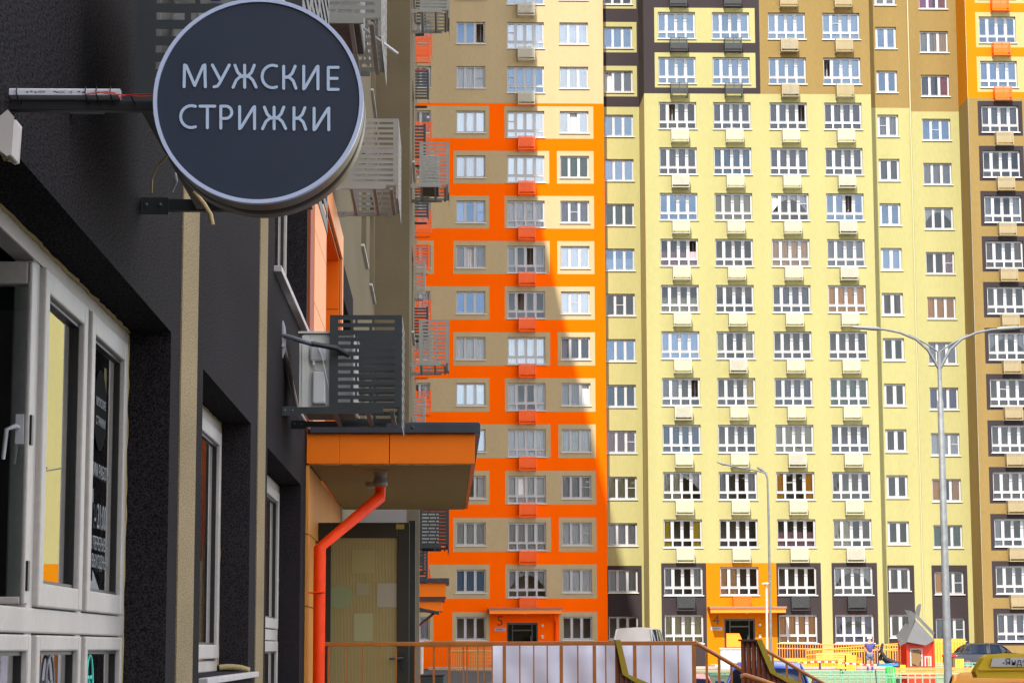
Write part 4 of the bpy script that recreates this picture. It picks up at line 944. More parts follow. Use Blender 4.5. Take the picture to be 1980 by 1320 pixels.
# sign bracket
def P_(px, py, Y):
    d = R @ Vector((px-990, -(py-660), -4363)); k = Y/d.y; return Vector((d.x*k, Y, EYE+d.z*k))
BK = thing('sign_bracket', (-.9, 5.6, 2.88), 'dark horizontal arm carrying the round sign from the wall', 'bracket')
zc = P_(150, 192, 5.6).z
part('arm', MB().box(-1.25, cxs-RR+.05, 5.60, 5.63, zc-.028, zc-.002), [BLACK], BK, bevel=.002)
part('upper_arm', MB().box(-.93, cxs-RR+.05, 5.66, 5.68, zc+.003, zc+.010), [DKMET], BK)
part('brace', MB().tube([P_(-10, 262, 5.62), P_(25, 215, 5.62)], .011, 8), [BLACK], BK)
LD = thing('led_driver', (-1.1, 5.58, 2.9), 'slim white power supply with small print strapped to the sign arm', 'power supply')
DRV = mat('driver_white', (.62, .62, .66), .4)
xa = -1.20; xb = P_(231, 192, 5.58).x
part('housing', MB().prism([(5.575, zc+.004), (5.575, zc+.018), (5.58, zc+.0225), (5.61, zc+.0225), (5.61, zc+.0)], 'x', xa, xb), [DRV], LD, bevel=.001)
for q, (txt, pa, sz) in enumerate((('42W', 80, .009), ('CE', 136, .008), ('EAC', 120, .008))):
    p = P_(pa, 192, 5.574); text_mesh(txt, sz, 'print', TDARK, LD, (p.x, 5.5745, zc+.009), ext=.0002)
for k, pa in enumerate((50, 58, 66, 103, 108, 150, 158)):
    p = P_(pa, 190, 5.574); part('print_line', MB().box(p.x, p.x+.006, 5.5742, 5.5748, zc+.010+.002*(k % 2), zc+.0125+.002*(k % 2)), [TDARK], LD)
for pa in (32, 165, 186, 213, 253):
    p = P_(pa, 192, 5.57); part('cable_tie', MB().tube([(p.x, 5.572, zc+.026), (p.x-.001, 5.568, zc+.01), (p.x+.004, 5.572, zc-.008), (p.x+.007, 5.6, zc-.012)], .0016, 6), [BLACK], LD)
REDW = mat('red_wire', (.6, .02, .03), .4); ORW = mat('orange_red_wire', (.7, .12, .06), .4)
for k, (m, pts) in enumerate(((REDW, ((232, 190), (222, 180), (205, 178), (180, 180), (165, 183))), (ORW, ((300, 186), (270, 187), (240, 184), (215, 182), (190, 178), (170, 183))), (REDW, ((300, 182), (265, 183), (245, 184), (228, 190))))):
    tag(part('wire', MB().tube([P_(x_, y_, 5.565-.002*k) for x_, y_ in pts], .0016, 6), [m], None, tuple(P_(200, 185, 5.56))), ['short dark red wire curling off the white power supply', 'long orange red wire running from the power supply to the sign', 'dark red wire entering the sign rim from the power supply'][k], 'wire', 'wires of the round sign')
tag(part('wire', MB().tube([P_(*q) for q in ((330, 295, 5.75), (305, 320, 5.9), (294, 345, 6.2), (293, 372, 6.6))], .003, 8), [mat('yellow_wire', (.40, .30, .08), .5)], None, tuple(P_(300, 340, 6))), 'yellowish wire hanging from the back of the sign to the wall bracket', 'wire', 'wires of the round sign')
tag(part('hose', MB().tube([P_(*q) for q in ((375, 370, 6.4), (395, 395, 6.4), (407, 415, 6.4), (411, 435, 6.4))], .007, 10), [mat('tan_hose', (.42, .30, .13), .5)], None, tuple(P_(400, 400, 6.4))), 'short tan hose end hanging below the left of the round sign', 'hose')
tag(part('wire', MB().tube([P_(*q) for q in ((338, 335, 6), (340, 350, 6), (333, 370, 6.2))], .004, 8), [WHITE], None, tuple(P_(338, 350, 6))), 'short white wire beside the lower left rim of the round sign', 'wire', 'wires of the round sign')
# floodlight
FLt = thing('floodlight', tuple(P_(10, 265, 5.2)), 'white wall floodlight cut by the left edge below the sign arm', 'lamp')
b = MB(); q = [P_(8, 248, 5.2), P_(21, 222, 5.2), P_(31, 235, 5.2), P_(26, 305, 5.2), P_(18, 303, 5.2), P_(-30, 262, 5.2), P_(-30, 225, 5.2)]
poly = [(p.x, p.z) for p in (P_(-30, 232, 5.2), P_(5, 236, 5.2), P_(21, 223, 5.2), P_(31, 235, 5.2), P_(26, 304, 5.2), P_(20, 306, 5.2), P_(-30, 270, 5.2))]
b.prism(poly, 'y', 5.16, 5.26); part('housing', b, [mat('floodlight_white', (.50, .45, .42), .4)], FLt, bevel=.003)
part('wire', MB().tube([P_(5, 300, 5.22), P_(9, 310, 5.22), P_(17, 312, 5.22), P_(19, 300, 5.22)], .003, 8), [mat('yellow_wire', (1, 1, 1))], FLt)
part('yoke', MB().box(-1.15, -1.06, 5.27, 5.29, zc-.16, zc-.13), [BLACK], FLt)

# ------------------------------------------------------------------ railing with the white sheet
def X_(px, Y): return P_(px, 1245, Y).x
YR = 17.8; zr = EYE+10/4363*YR
RL = thing('landing_railing', (.5, YR, .5), 'long rust orange railing of the near landing across the lower middle', 'railing')
part('top_rail', MB().box(X_(620, YR), X_(1347, YR), YR-.02, YR+.02, zr-.032, zr), [RAILM], RL, bevel=.004)
zlow = -.1
for px in (636, 975, 1085, 1149, 1227, 1341):
    r = .013 if px > 640 else .009
    part('post', MB().box(X_(px, YR)-r, X_(px, YR)+r, YR-.015, YR+.015, zlow, zr-.033), [RAILM], RL)
bal = MB().box(-.005, .005, -.005, .005, zlow, zr-.033).mesh('baluster', [RAILM])
for px in [670, 702, 734, 766, 803, 838, 870, 903, 936, 1005, 1032, 1058, 1117, 1171, 1190, 1258, 1284, 1311]:
    rp_ = wloc(RL); link('baluster', bal, RL, (X_(px, YR)-rp_.x, YR-rp_.y, -rp_.z))
RL2 = thing('landing_railing', (.5, 21.6, .5), 'thinner rear railing of the near landing behind the white sheet', 'railing')
Y2 = 21.6; z2 = EYE+6/4363*Y2
part('top_rail', MB().box(X_(805, Y2), X_(1340, Y2), Y2-.02, Y2+.02, z2-.03, z2), [RAILM], RL2)
bal2 = MB().box(-.006, .006, -.006, .006, zlow, z2-.031).mesh('baluster', [RAILM])
rp_ = wloc(RL2)
for i in range(20): link('baluster', bal2, RL2, (X_(812+28*i, Y2)-rp_.x, Y2-rp_.y, -rp_.z))
# sheet with gentle sag and folds
b = MB(); nx_, nz_ = 90, 24; Ysh = 18.1; xs0, xs1 = X_(953, Ysh), X_(1341, Ysh); 
for j in range(nz_+1):
    for i in range(nx_+1):
        u = i/nx_; v = j/nz_; x = xs0+(xs1-xs0)*u; z = zr-.02-.012*abs(math.sin(u*math.pi*6)) - v*1.5
        y = Ysh+.02*math.sin(u*38)*(1-v)*.35+.03*math.sin((u*1.6+v*.9)*9)*.35+.012*max(0, 1-abs(u*1.1+v*1.3-.75)*22)-.010*max(0, 1-abs(u*1.3-v*1.2-.6)*24)+.02*math.sin((u*2.3-v*1.3)*12)*.4
        b.v.append((x, y, z))
for j in range(nz_):
    for i in range(nx_):
        k = j*(nx_+1)+i; b.f.append((k, k+1, k+nx_+2, k+nx_+1)); b.m.append(0); b.sm.append(True)
tag(part('banner_sheet', b, [BANNER], None, (.8, Ysh, 1)), 'plain white sheet stretched behind the rust orange railing', 'banner')
# stair rails going down to the right
def stair_rail(label, pts, Y, bars, name='stair_railing'):
    t = thing(name, tuple(P_(pts[0][0], 1320, Y)), label, 'railing', 'stair rails of the near entrance')
    part('handrail', MB().tube([P_(x, y, Y) for x, y in pts], .016, 8), [RAILM], t)
    for x, y in bars:
        p = P_(x, y, Y); part('baluster', MB().box(p.x-.009, p.x+.009, Y-.009, Y+.009, p.z-.7, p.z-.01), [RAILM], t)
    return t
stair_rail('rust orange stair handrail sloping down from the sheet railing', ((1342, 1240), (1410, 1280), (1450, 1304)), 17.8, ((1366, 1254), (1390, 1268), (1414, 1282)))
stair_rail('rust orange stair handrail behind the second corrugated side', ((1470, 1250), (1525, 1282), (1548, 1296), (1610, 1330)), 20.5, ((1494, 1264), (1521, 1280), (1546, 1295), (1572, 1309)))
stair_rail('tan handrail end in front of the second corrugated side', ((1432, 1308), (1440, 1305), (1475, 1316), (1520, 1332)), 14.2, ())
# corrugated stair flanks with sloping olive caps
COR = mat('brown_corrugated', (.22, .045, .006), .45, var=.25, vscale=6); CAP = mat('mustard_cap', (.36, .25, .012), .45, var=.1, vscale=5)
def flank(label, Y, front, cap, x0px, x1px, rib=8):
    t = thing('corrugated_parapet', tuple(P_(x0px, 1330, Y)), label, 'parapet', 'corrugated stair parapets')
    def zt(px):
        for (a, za), (b_, zb_) in zip(front, front[1:]):
            if a <= px <= b_: return za+(zb_-za)*(px-a)/(b_-a)
        return front[-1][1]
    px = x0px; i = 0
    while px < x1px:
        nxp = min(x1px, px+rib); a = P_(px, 1250, Y).x; c = P_(nxp, 1250, Y).x
        zA = P_(px, zt(px), Y).z; zB = P_(nxp, zt(nxp), Y).z; d = .018*(i % 2)
        m = MB(); m.add([(a, Y+d, .2), (c, Y+d, .2), (c, Y+d, zB), (a, Y+d, zA), (a, Y+d+.012, .2), (c, Y+d+.012, .2), (c, Y+d+.012, zB), (a, Y+d+.012, zA)], [(0, 1, 2, 3), (4, 7, 6, 5), (0, 3, 7, 4), (1, 5, 6, 2), (3, 2, 6, 7)])
        part('corrugated_rib', m, [COR], t); px = nxp; i += 1
    c = MB()
    for (p, q) in zip(cap, cap[1:]):
        a0, a1 = P_(p[0], p[2], Y), P_(p[1], p[2], Y); b0, b1 = P_(q[0], q[2], Y), P_(q[1], q[2], Y)
        c.add([tuple(a0-Vector((0, .03, 0))), tuple(a1-Vector((0, .03, 0))), tuple(b1-Vector((0, .03, 0))), tuple(b0-Vector((0, .03, 0))), tuple(a0+Vector((0, .12, 0))), tuple(a1+Vector((0, .12, 0))), tuple(b1+Vector((0, .12, 0))), tuple(b0+Vector((0, .12, 0)))],
              [(0, 1, 2, 3), (4, 7, 6, 5), (0, 3, 7, 4), (1, 5, 6, 2), (0, 4, 5, 1), (3, 2, 6, 7)])
    part('sloping_cap', c, [CAP], t)
    return t
flank('corrugated brown stair side with a mustard cap in front of the white sheet', 14.5, ((1189, 1238), (1205, 1302), (1262, 1335)), ((1189, 1199, 1236), (1203, 1215, 1303), (1255, 1290, 1335)), 1190, 1262, 5)
f2 = flank('corrugated brown stair side with a mustard cap at the right end of the railing', 15.2, ((1432, 1237), (1462, 1238), (1490, 1302), (1565, 1335)), ((1461, 1472, 1235), (1488, 1500, 1300), (1550, 1590, 1334)), 1433, 1562, 5)
q0, q1 = P_(1431, 1239, 15.2), P_(1461, 1235, 15.2)
part('dark_top', MB().box(q0.x, q1.x, 15.16, 15.3, q0.z, q1.z), [mat('dark_brown', (.06, .025, .01), .5)], f2)
# entrance landing and dark box behind the railing
LDG = MB(); LDG.box(NX+.035, 2.0, 17.9, 23.4, -.2, .5); tag(part('landing', LDG, [CONC], None, (.4, 20, 0)), 'concrete landing in front of the near entrance door', 'landing')
b = thing('dark_bin', (-.6, 60, 0), 'low dark box standing behind the railing near the far wall', 'box')
part('box_body', MB().box(-.82, -.05, 60, 60.8, -.1, .80), [DKMET], b, bevel=.02); part('box_lid', MB().box(-.85, -.02, 59.97, 60.83, .802, .84), [DKMET2], b)
un = ac_unit('dark outdoor unit standing low beside the far olive wall', -.9, -.55, 55, 55.8, .9, .8, False, group='outdoor units on the near building')
# far stair railings by entrance 5
BRN = mat('brown_rail', (.42, .16, .03), .5)
railing('entrance_railing', -2.5, 2.3, 128.0, .5, .5, 1.35, BRN, 'tall thin brown railing in front of the orange block, left of door 5', 'railing', .22)
railing('entrance_railing', .2, 2.9, 124.0, .1, .1, 1.5, mat('wood_rail', (.60, .30, .08), .6), 'wooden slatted stair railing left of the doorway marked 5', 'railing', .12, .035)
for k in range(5):
    pass
b = thing('wooden_steps', (1.8, 125, 0), 'brown wooden steps with tread boards beside door 5', 'steps')
for k in range(6): part('tread', MB().box(1.2+.05*k, 2.9, 125+.3*k, 125.28+.3*k, .2+.2*k, .26+.2*k), [mat('step_wood', (.5, .27, .1), .6)], b)

# ------------------------------------------------------------------ street lamps
def lamp(label, X, Y, H, arms, r0=.10, r1=.05, ang=0):
    z0 = gz(Y); t = thing('street_lamp', (X, Y, z0), label, 'street lamp', 'street lamps')
    part('pole', MB().tube([(X, Y, z0), (X, Y, z0+H*.86), (X, Y, z0+H*.86+.02), (X, Y, z0+H)], r0, 12, rs=[r0, r0*.72, r0*.5, r1]), [GALV], t)
    ca, sa = math.cos(ang), math.sin(ang)
    for s_ in arms:
        pts = [(X+s_*ca*u, Y+s_*sa*u, z0+H+dz) for u, dz in ((.02, -.45), (.30, .05), (.62, .34), (1.05, .52), (1.45, .60), (1.7, .62))]
        part('arm', MB().tube(pts, .035, 8, rs=[.045, .04, .035, .032, .03, .03]), [GALV], t)
        part('stay', MB().tube([(X+s_*ca*.03, Y+s_*sa*.03, z0+H-.0), (X+s_*ca*.35, Y+s_*sa*.35, z0+H+.22), (X+s_*ca*.80, Y+s_*sa*.8, z0+H+.46)], .022, 8), [GALV], t)
        hd_ = MB(); a = Vector((X+s_*ca*1.6, Y+s_*sa*1.6, z0+H+.62)); c = Vector((X+s_*ca*2.34, Y+s_*sa*2.34, z0+H+.67))
        hd_.tube([a, a.lerp(c, .15), a.lerp(c, .6), c], .05, 8, rs=[.035, .06, .055, .03]); part('lamp_head', hd_, [mat('lamp_head_grey', (.22, .22, .22), .4)], t)
    return t
p1 = P_(1822, 900, 60)
lamp('tall galvanised lamp post with two arched arms left of the ochre block', P_(1819, 800, 60).x+.0, 60, 9.55, (-1, 1), .115, .06)
L2 = P_(1487, 1050, 100)
t2 = thing('street_lamp', (L2.x, 100, gz(100)), 'distant thin lamp post with one long drooping arm before the yellow block', 'street lamp', 'street lamps')
part('pole', MB().tube([(L2.x, 100, gz(100)), P_(1486, 990, 100), P_(1484, 925, 100)], .09, 10, rs=[.07, .05, .04]), [GALV], t2)
part('arm', MB().tube([P_(1484, 926, 100), P_(1480, 914, 100), P_(1465, 910, 100), P_(1425, 903, 99.5), P_(1400, 897, 99)], .035, 8), [GALV], t2)
part('arm', MB().tube([P_(1484, 926, 100), P_(1482, 914, 100), P_(1472, 908, 101)], .03, 8), [GALV], t2)
part('lamp_head', MB().tube([P_(1404, 898, 99.1), P_(1398, 897, 99), P_(1387, 893, 98.8)], .05, 8, rs=[.04, .06, .03]), [mat('lamp_head_grey', (1, 1, 1))], t2)
part('lamp_head', MB().tube([P_(1474, 909, 101), P_(1466, 904, 102)], .06, 8), [mat('lamp_head_grey', (1, 1, 1))], t2)
L3 = P_(1482, 1200, 112)
t3 = thing('street_lamp', (L3.x, 112, gz(112)), 'short white mushroom topped garden lamp by door 4', 'street lamp', 'street lamps')
part('pole', MB().tube([(L3.x, 112, gz(112)), P_(1482, 1136, 112)], .06, 10), [WHITE], t3)
zt = P_(1482, 1128, 112).z
part('shade', MB().lathe([(.0, .06), (.12, .05), (.24, .0), (.22, -.02), (.05, -.03), (.05, -.16)], (L3.x, 112, zt), 20), [mat('shade_white', (.7, .66, .58), .5)], t3)

# ------------------------------------------------------------------ playground
RED = mat('red_plastic', (.80, .035, .008), .35); SLATE = mat('grey_roof_board', (.10, .10, .105), .8, var=.08, vscale=5)
PY = 87.0
def Q(px, py, Y=PY): return P_(px, py, Y)
PH = thing('playhouse', (Q(1773, 1300).x, PY, gz(PY)), 'red playhouse with a pointed grey two-horned roof', 'playhouse')
zg = gz(PY)
xl, xr, zt = Q(1754, 1260).x, Q(1806, 1260).x, Q(1775, 1240).z
# front wall with window and door cut-outs
wb = MB(); zb0 = Q(1775, 1288).z; wx0, wx1 = Q(1762, 1270).x, Q(1781, 1270).x; wz0, wz1 = Q(1770, 1287).z, Q(1770, 1255).z; dx0, dx1 = Q(1790, 1270).x, Q(1798, 1270).x; dz1 = Q(1795, 1270).z
wallgrid(wb, xl, xr, zg, zt, [(wx0, wx1, wz0, wz1), (dx0, dx1, wz0, dz1)], lambda a, z: 0, lambda a, d, z: (a, PY+d, z), depth=.04)
wallgrid(wb, xl, xr, zg, zt, [(wx0, wx1, wz0, wz1), (dx0, dx1, wz0, dz1)], lambda a, z: 0, lambda a, d, z: (a, PY+.04+d, z), depth=.001)
part('front_wall', wb, [RED], PH)
part('back_wall', MB().box(xl, xr, PY+1.2, PY+1.24, zg, zt), [RED], PH)
part('window_trim', MB().box(wx0-.05, wx0-.001, PY-.03, PY-.002, wz0, wz1).box(wx1+.001, wx1+.05, PY-.03, PY-.002, wz0, wz1).box(wx0-.05, wx1+.05, PY-.03, PY-.002, wz1+.001, wz1+.05), [WHITE], PH)
part('window_panel', MB().box(wx0, wx1, PY+.10, PY+.12, wz0, wz1), [WHITE], PH)
b = MB(); cxp, czp = (wx0+wx1)/2, (wz0+wz1)/2
b.prism([(cxp+(.19 if k % 2 else .24)*math.cos(k*math.pi/5)*(.9), czp+(.27 if k % 2 else .36)*math.sin(k*math.pi/5)) for k in range(10)], 'y', PY-.03, PY+.0); b.tube([(cxp, PY-.015, czp+.25), (cxp, PY-.015, czp+.32)], .02, 8)
part('carved_ornament', b, [mat('brown_ornament', (.20, .11, .04), .6)], PH)
part('door_trim', MB().box(dx0-.05, dx0-.001, PY-.03, PY-.002, wz0, dz1).box(dx1+.001, dx1+.05, PY-.03, PY-.002, wz0, dz1).box(dx0-.05, dx1+.05, PY-.03, PY-.002, dz1+.001, dz1+.05), [WHITE], PH)
for x in (xl-.28, xl-.02, xr-.06): part('post', MB().box(x, x+.08, PY-.05+(.35 if x < xl-.1 else 0), PY+.03+(.35 if x < xl-.1 else 0), zg, zt+.05), [mat('dark_red_post', (.22, .015, .008), .5) if x < xl-.1 else RED], PH)
part('side_panel', MB().box(xl-.24, xl-.03, PY+.2, PY+.22, zg+.5, zg+.75), [mat('play_yellow', (.85, .55, .02), .4)], PH)
# roof: front facet, left facet, right far plane, two horns
apex = Q(1770, 1197, PY-.1)
A = lambda px, py, dy=0.0: tuple(P_(px, py, PY+dy))
def slab(name, pts, th=.05):
    n = len(pts); m = MB(); vs = [tuple(p) for p in pts]+[(p[0], p[1]+th, p[2]) for p in pts]
    m.add(vs, [tuple(range(n)), tuple(range(2*n-1, n-1, -1))]+[(i, (i+1) % n, (i+1) % n+n, i+n) for i in range(n)]); part(name, m, [SLATE], PH)
slab('roof_front', [A(1771, 1198, .3), A(1807, 1237, -.1), A(1790, 1247, -.35), A(1753, 1240, -.35)])
slab('roof_left', [A(1771, 1192, .35), A(1754, 1241, -.28), A(1740, 1248, .0), A(1733, 1228, .9), A(1752, 1203, .8)])
slab('roof_right', [A(1770, 1184, .5), A(1807, 1222, .3), A(1805, 1228, .3), A(1772, 1194, .4)])
slab('roof_horn', [A(1749, 1178, .3), A(1761, 1180, .3), A(1771, 1187, .35), A(1767, 1212, .35), A(1754, 1220, .35), A(1757, 1205, .35), A(1755, 1190, .35)])
slab('roof_horn', [A(1769, 1186, .55), A(1773, 1172, .55), A(1777, 1167, .55), A(1781, 1167, .55), A(1780, 1178, .55), A(1777, 1194, .55)])

# people ---------------------------------------------------------------
def skin_obj(name, verts, edges, radii, m, parent, root=0, sub=1):
    me = bpy.data.meshes.new(name); o0 = wloc(parent) if parent else Vector((0, 0, 0))
    me.from_pydata([tuple(Vector(v)-o0) for v in verts], edges, []); me.materials.append(m)
    o = link(name, me, parent); sk = o.modifiers.new('skin', 'SKIN'); sk.use_smooth_shade = True
    for i, r in enumerate(radii):
        sv = me.skin_vertices[0].data[i]; sv.radius = (r, r) if not isinstance(r, tuple) else r; sv.use_root = (i == root)
    sb = o.modifiers.new('sub', 'SUBSURF'); sb.levels = sub; sb.render_levels = sub
    return o
SKIN = mat('skin', (.50, .27, .18), .6); NAVYC = mat('navy_cotton', (.06, .05, .22), .9); SHORT = mat('slate_shorts', (.13, .13, .22), .9); CAPW = mat('white_cap', (.75, .75, .78), .8)
hx, hy = P_(1682, 1270, 112).x, 112.0; hz = gz(hy); k = 1.0
def W(x, y, z): return (hx+x, hy+y, hz+z)
PM = thing('person', (hx, hy, hz), 'man from behind in a navy shirt, slate shorts and white cap, reaching towards the playhouse', 'person', 'people in the playground')
V = [W(0, 0, .92), W(0, .0, 1.15), W(0, .0, 1.36), W(0, .02, 1.48), W(0, .04, 1.60), W(0, .04, 1.70),
     W(-.10, 0, .86), W(-.11, -.01, .48), W(-.11, .02, .08), W(-.11, -.12, .04), W(.10, 0, .86), W(.12, .02, .48), W(.12, .02, .08), W(.12, -.12, .04),
     W(-.18, 0, 1.37), W(-.24, .03, 1.10), W(-.20, .14, .90), W(.18, 0, 1.37), W(.32, .12, 1.16), W(.52, .2, 1.06), W(.60, .22, 1.06)]
Ed = [(0, 1), (1, 2), (2, 3), (3, 4), (4, 5), (0, 6), (6, 7), (7, 8), (8, 9), (0, 10), (10, 11), (11, 12), (12, 13), (2, 14), (14, 15), (15, 16), (2, 17), (17, 18), (18, 19), (19, 20)]
Rd = [.13, .13, .14, .06, .10, .08, .09, .058, .04, .035, .09, .058, .04, .035, .06, .042, .032, .06, .042, .032, .03]
skin_obj('body', V, Ed, Rd, SKIN, PM, 0, 2)
skin_obj('shirt', [V[0], V[1], V[2], V[14], V[17], W(-.225, .02, 1.22), W(.26, .08, 1.25)], [(0, 1), (1, 2), (2, 3), (2, 4), (3, 5), (4, 6)], [.155, .165, .17, .085, .085, .07, .07], NAVYC, PM, 0, 2)
skin_obj('shorts', [V[0], V[6], W(-.11, 0, .58), V[10], W(.11, .01, .58)], [(0, 1), (1, 2), (0, 3), (3, 4)], [.15, .12, .105, .12, .105], SHORT, PM, 0, 2)
cpm = MB(); cpm.lathe([(0, .10), (.06, .09), (.10, .05), (.115, 0), (.115, -.03)], W(0, .04, 1.68), 16); cpm.box(hx-.07, hx+.07, hy+.12, hy+.24, hz+1.655, hz+1.67); part('cap', cpm, [CAPW], PM)
for s_ in (-1, 1): part('shoe', MB().box(hx+s_*.115-.05, hx+s_*.115+.05, hy-.10, hy+.16, hz+.0, hz+.09), [mat('navy_shoe', (.05, .05, .12), .6)], PM, bevel=.02)
for s_ in (-1, 1): part('sock', MB().tube([W(s_*.115, .02, .08), W(s_*.115, .01, .30)], .052, 10), [NAVYC], PM)
# person on the swing, legs stretched out
sx, sy = P_(1712, 1270, 110).x, 110.0; sz = gz(sy)
def S(px, py, dy=0): return tuple(P_(px, py, sy+dy))
PS = thing('person', (P_(1760, 1290, 110).x, sy, sz), 'person in black trousers with legs stretched out, half hidden by the red playhouse', 'person', 'people in the playground')
V2 = [S(1752, 1283), S(1764, 1272), S(1772, 1258), S(1775, 1250), S(1777, 1243), S(1735, 1283, -.1), S(1712, 1272, -.1), S(1704, 1258, -.1), S(1700, 1252, -.1), S(1737, 1286, .15), S(1716, 1281, .15), S(1706, 1272, .15), S(1703, 1268, .15), S(1762, 1258), S(1752, 1268), S(1744, 1262)]
skin_obj('body', V2, [(0, 1), (1, 2), (2, 3), (3, 4), (0, 5), (5, 6), (6, 7), (7, 8), (0, 9), (9, 10), (10, 11), (11, 12), (2, 13), (13, 14), (14, 15)], [.13, .13, .14, .06, .11, .10, .065, .045, .05, .10, .065, .045, .05, .06, .045, .035], SKIN, PS, 0, 2)
skin_obj('trousers', [V2[0], V2[5], V2[6], V2[7], V2[9], V2[10], V2[11]], [(0, 1), (1, 2), (2, 3), (0, 4), (4, 5), (5, 6)], [.16, .13, .10, .085, .13, .09, .075], mat('black_trousers', (.02, .02, .03), .8), PS, 0, 2)
skin_obj('jacket', [V2[0], V2[1], V2[2], V2[13]], [(0, 1), (1, 2), (2, 3)], [.15, .16, .17, .08], mat('dark_jacket', (.04, .04, .06), .8), PS, 0, 2)
for a, c in (((1702, 1262, -.1), (1707, 1243, -.1)), ((1701, 1276, .15), (1705, 1262, .15))):
    p, q = Vector(S(*a)), Vector(S(*c)); part('shoe', MB().tube([p, p.lerp(q, .5), q], .08, 10, rs=[.075, .085, .055]), [BLACK], PS)
    part('sole', MB().tube([p+Vector((.09, 0, .02)), q+Vector((.07, 0, 0))], .018, 6), [WHITE], PS)

# benches, riders, fences
def bench(label, px0, px1, py_top, Y, m, slats=3, h=.45, back=True):
    x0, x1 = P_(px0, py_top, Y).x, P_(px1, py_top, Y).x; zt = P_(px0, py_top, Y).z; z0 = gz(Y)
    t = thing('park_bench', ((x0+x1)/2, Y, z0), label, 'bench', 'playground benches')
    for i in range(slats): part('back_slat', MB().box(x0, x1, Y+.28, Y+.31, zt-.13*(i+1)+.02, zt-.13*i), [m], t, bevel=.005)
    zs = zt-.13*slats-.05
    for i in range(3): part('seat_slat', MB().box(x0, x1, Y+.13*i-.14, Y+.13*i-.03, zs-.03, zs), [m], t, bevel=.005)
    for x in (x0+.15, x1-.2): part('leg', MB().box(x, x+.06, Y-.12, Y+.27, z0-.1, zs-.031), [DKMET], t)
    return t
WOODO = mat('orange_plank', (.80, .27, .08), .5, var=.12, vscale=4); WOODL = mat('light_orange_plank', (.80, .33, .07), .5, var=.08, vscale=4)
bench('orange plank bench in front of the red playhouse', 1727, 1885, 1290, 84, WOODO, 2)
bench('long pale orange bench with slatted back below the ramp railing', 1579, 1648, 1262, 124, WOODL, 3)
b = thing('slatted_bin', (P_(1670, 1290, 114).x-.6, 114, gz(114)), 'yellow slatted bin just left of the man in navy', 'bin')
for i in range(5): part('slat', MB().box(hx-.62+.1*i-.2, hx-.62+.1*i-.12, 114, 114.03, gz(114), 1.1), [mat('bin_yellow', (.62, .40, .05), .7)], b)
part('bin_core', MB().box(hx-.83, hx-.31, 114.035, 114.4, gz(114), 1.08), [mat('bin_dark', (.12, .08, .03), .7)], b)
b = thing('litter_bin', (P_(1862, 1275, 100).x, 100, gz(100)), 'small yellow slatted bin beside the rear light of the dark car', 'bin')
for i in range(4): x = P_(1847, 1275, 100).x+.1*i; part('slat', MB().box(x, x+.085, 100, 100.03, gz(100), P_(1850, 1273, 100).z), [mat('bin_yellow', (1, 1, 1))], b)
x = P_(1844, 1275, 100).x; part('bin_core', MB().box(x-.03, x+.46, 100.035, 100.4, gz(100), P_(1850, 1271, 100).z), [mat('bin_dark', (1, 1, 1))], b)
# spring rider
xs, ys_ = P_(1627, 1285, 100).x, 100
t = thing('spring_rider', (xs, ys_, gz(100)), 'yellow round spring rider on a green coil in the playground', 'play equipment', 'spring riders')
zq = P_(1627, 1294, 100).z
part('seat', MB().lathe([(0, .02), (.25, .03), (.28, .06), (.28, .1), (.2, .12), (0, .13)], (xs, ys_, zq), 20), [mat('play_yellow', (1, 1, 1))], t)
b = MB(); ring = [(xs-.02+.10*math.cos(a), ys_, zq+.25+.17*math.sin(a)) for a in [2*math.pi*i/16 for i in range(17)]]; b.tube(ring, .045, 8); part('handle_ring', b, [mat('play_yellow2', (.9, .62, .06), .4)], t)
part('backrest', MB().box(xs-.12, xs+.08, ys_+.06, ys_+.1, zq+.08, zq+.38), [mat('play_orange', (.85, .35, .03), .5)], t)
part('spring', MB().tube([(xs+.07*math.cos(a*1.0), ys_+.07*math.sin(a*1.0), gz(100)+(zq-gz(100))*a/30) for a in [i*.8 for i in range(38)]], .02, 6), [mat('play_green', (.03, .22, .10), .4)], t)
xs = P_(1719, 1295, 82).x; zq = P_(1719, 1288, 82).z
t = thing('spring_rider', (xs, 82, gz(82)), 'tall green rounded play post left of the orange bench', 'play equipment', 'spring riders')
GRN = mat('bright_green_plastic', (.02, .34, .06), .35)
for k, r_ in ((-.10, .06), (0, .07), (.10, .06)): part('green_hoop', MB().tube([(xs+k, 82, gz(82)), (xs+k, 82, zq-.05), (xs+k+.03, 82, zq), (xs+k+.10, 82, zq-.03), (xs+k+.12, 82, gz(82))], .035, 8), [GRN], t)
# blue and green play table behind
tag(part('play_table', MB().box(P_(1700, 1285, 90).x, P_(1745, 1285, 90).x, 90, 90.5, P_(1700, 1287, 90).z, P_(1700, 1282, 90).z), [mat('play_blue', (.03, .25, .60), .4)], None, tuple(P_(1722, 1290, 90))), 'flat blue play shelf between the green post and the playhouse', 'play equipment')
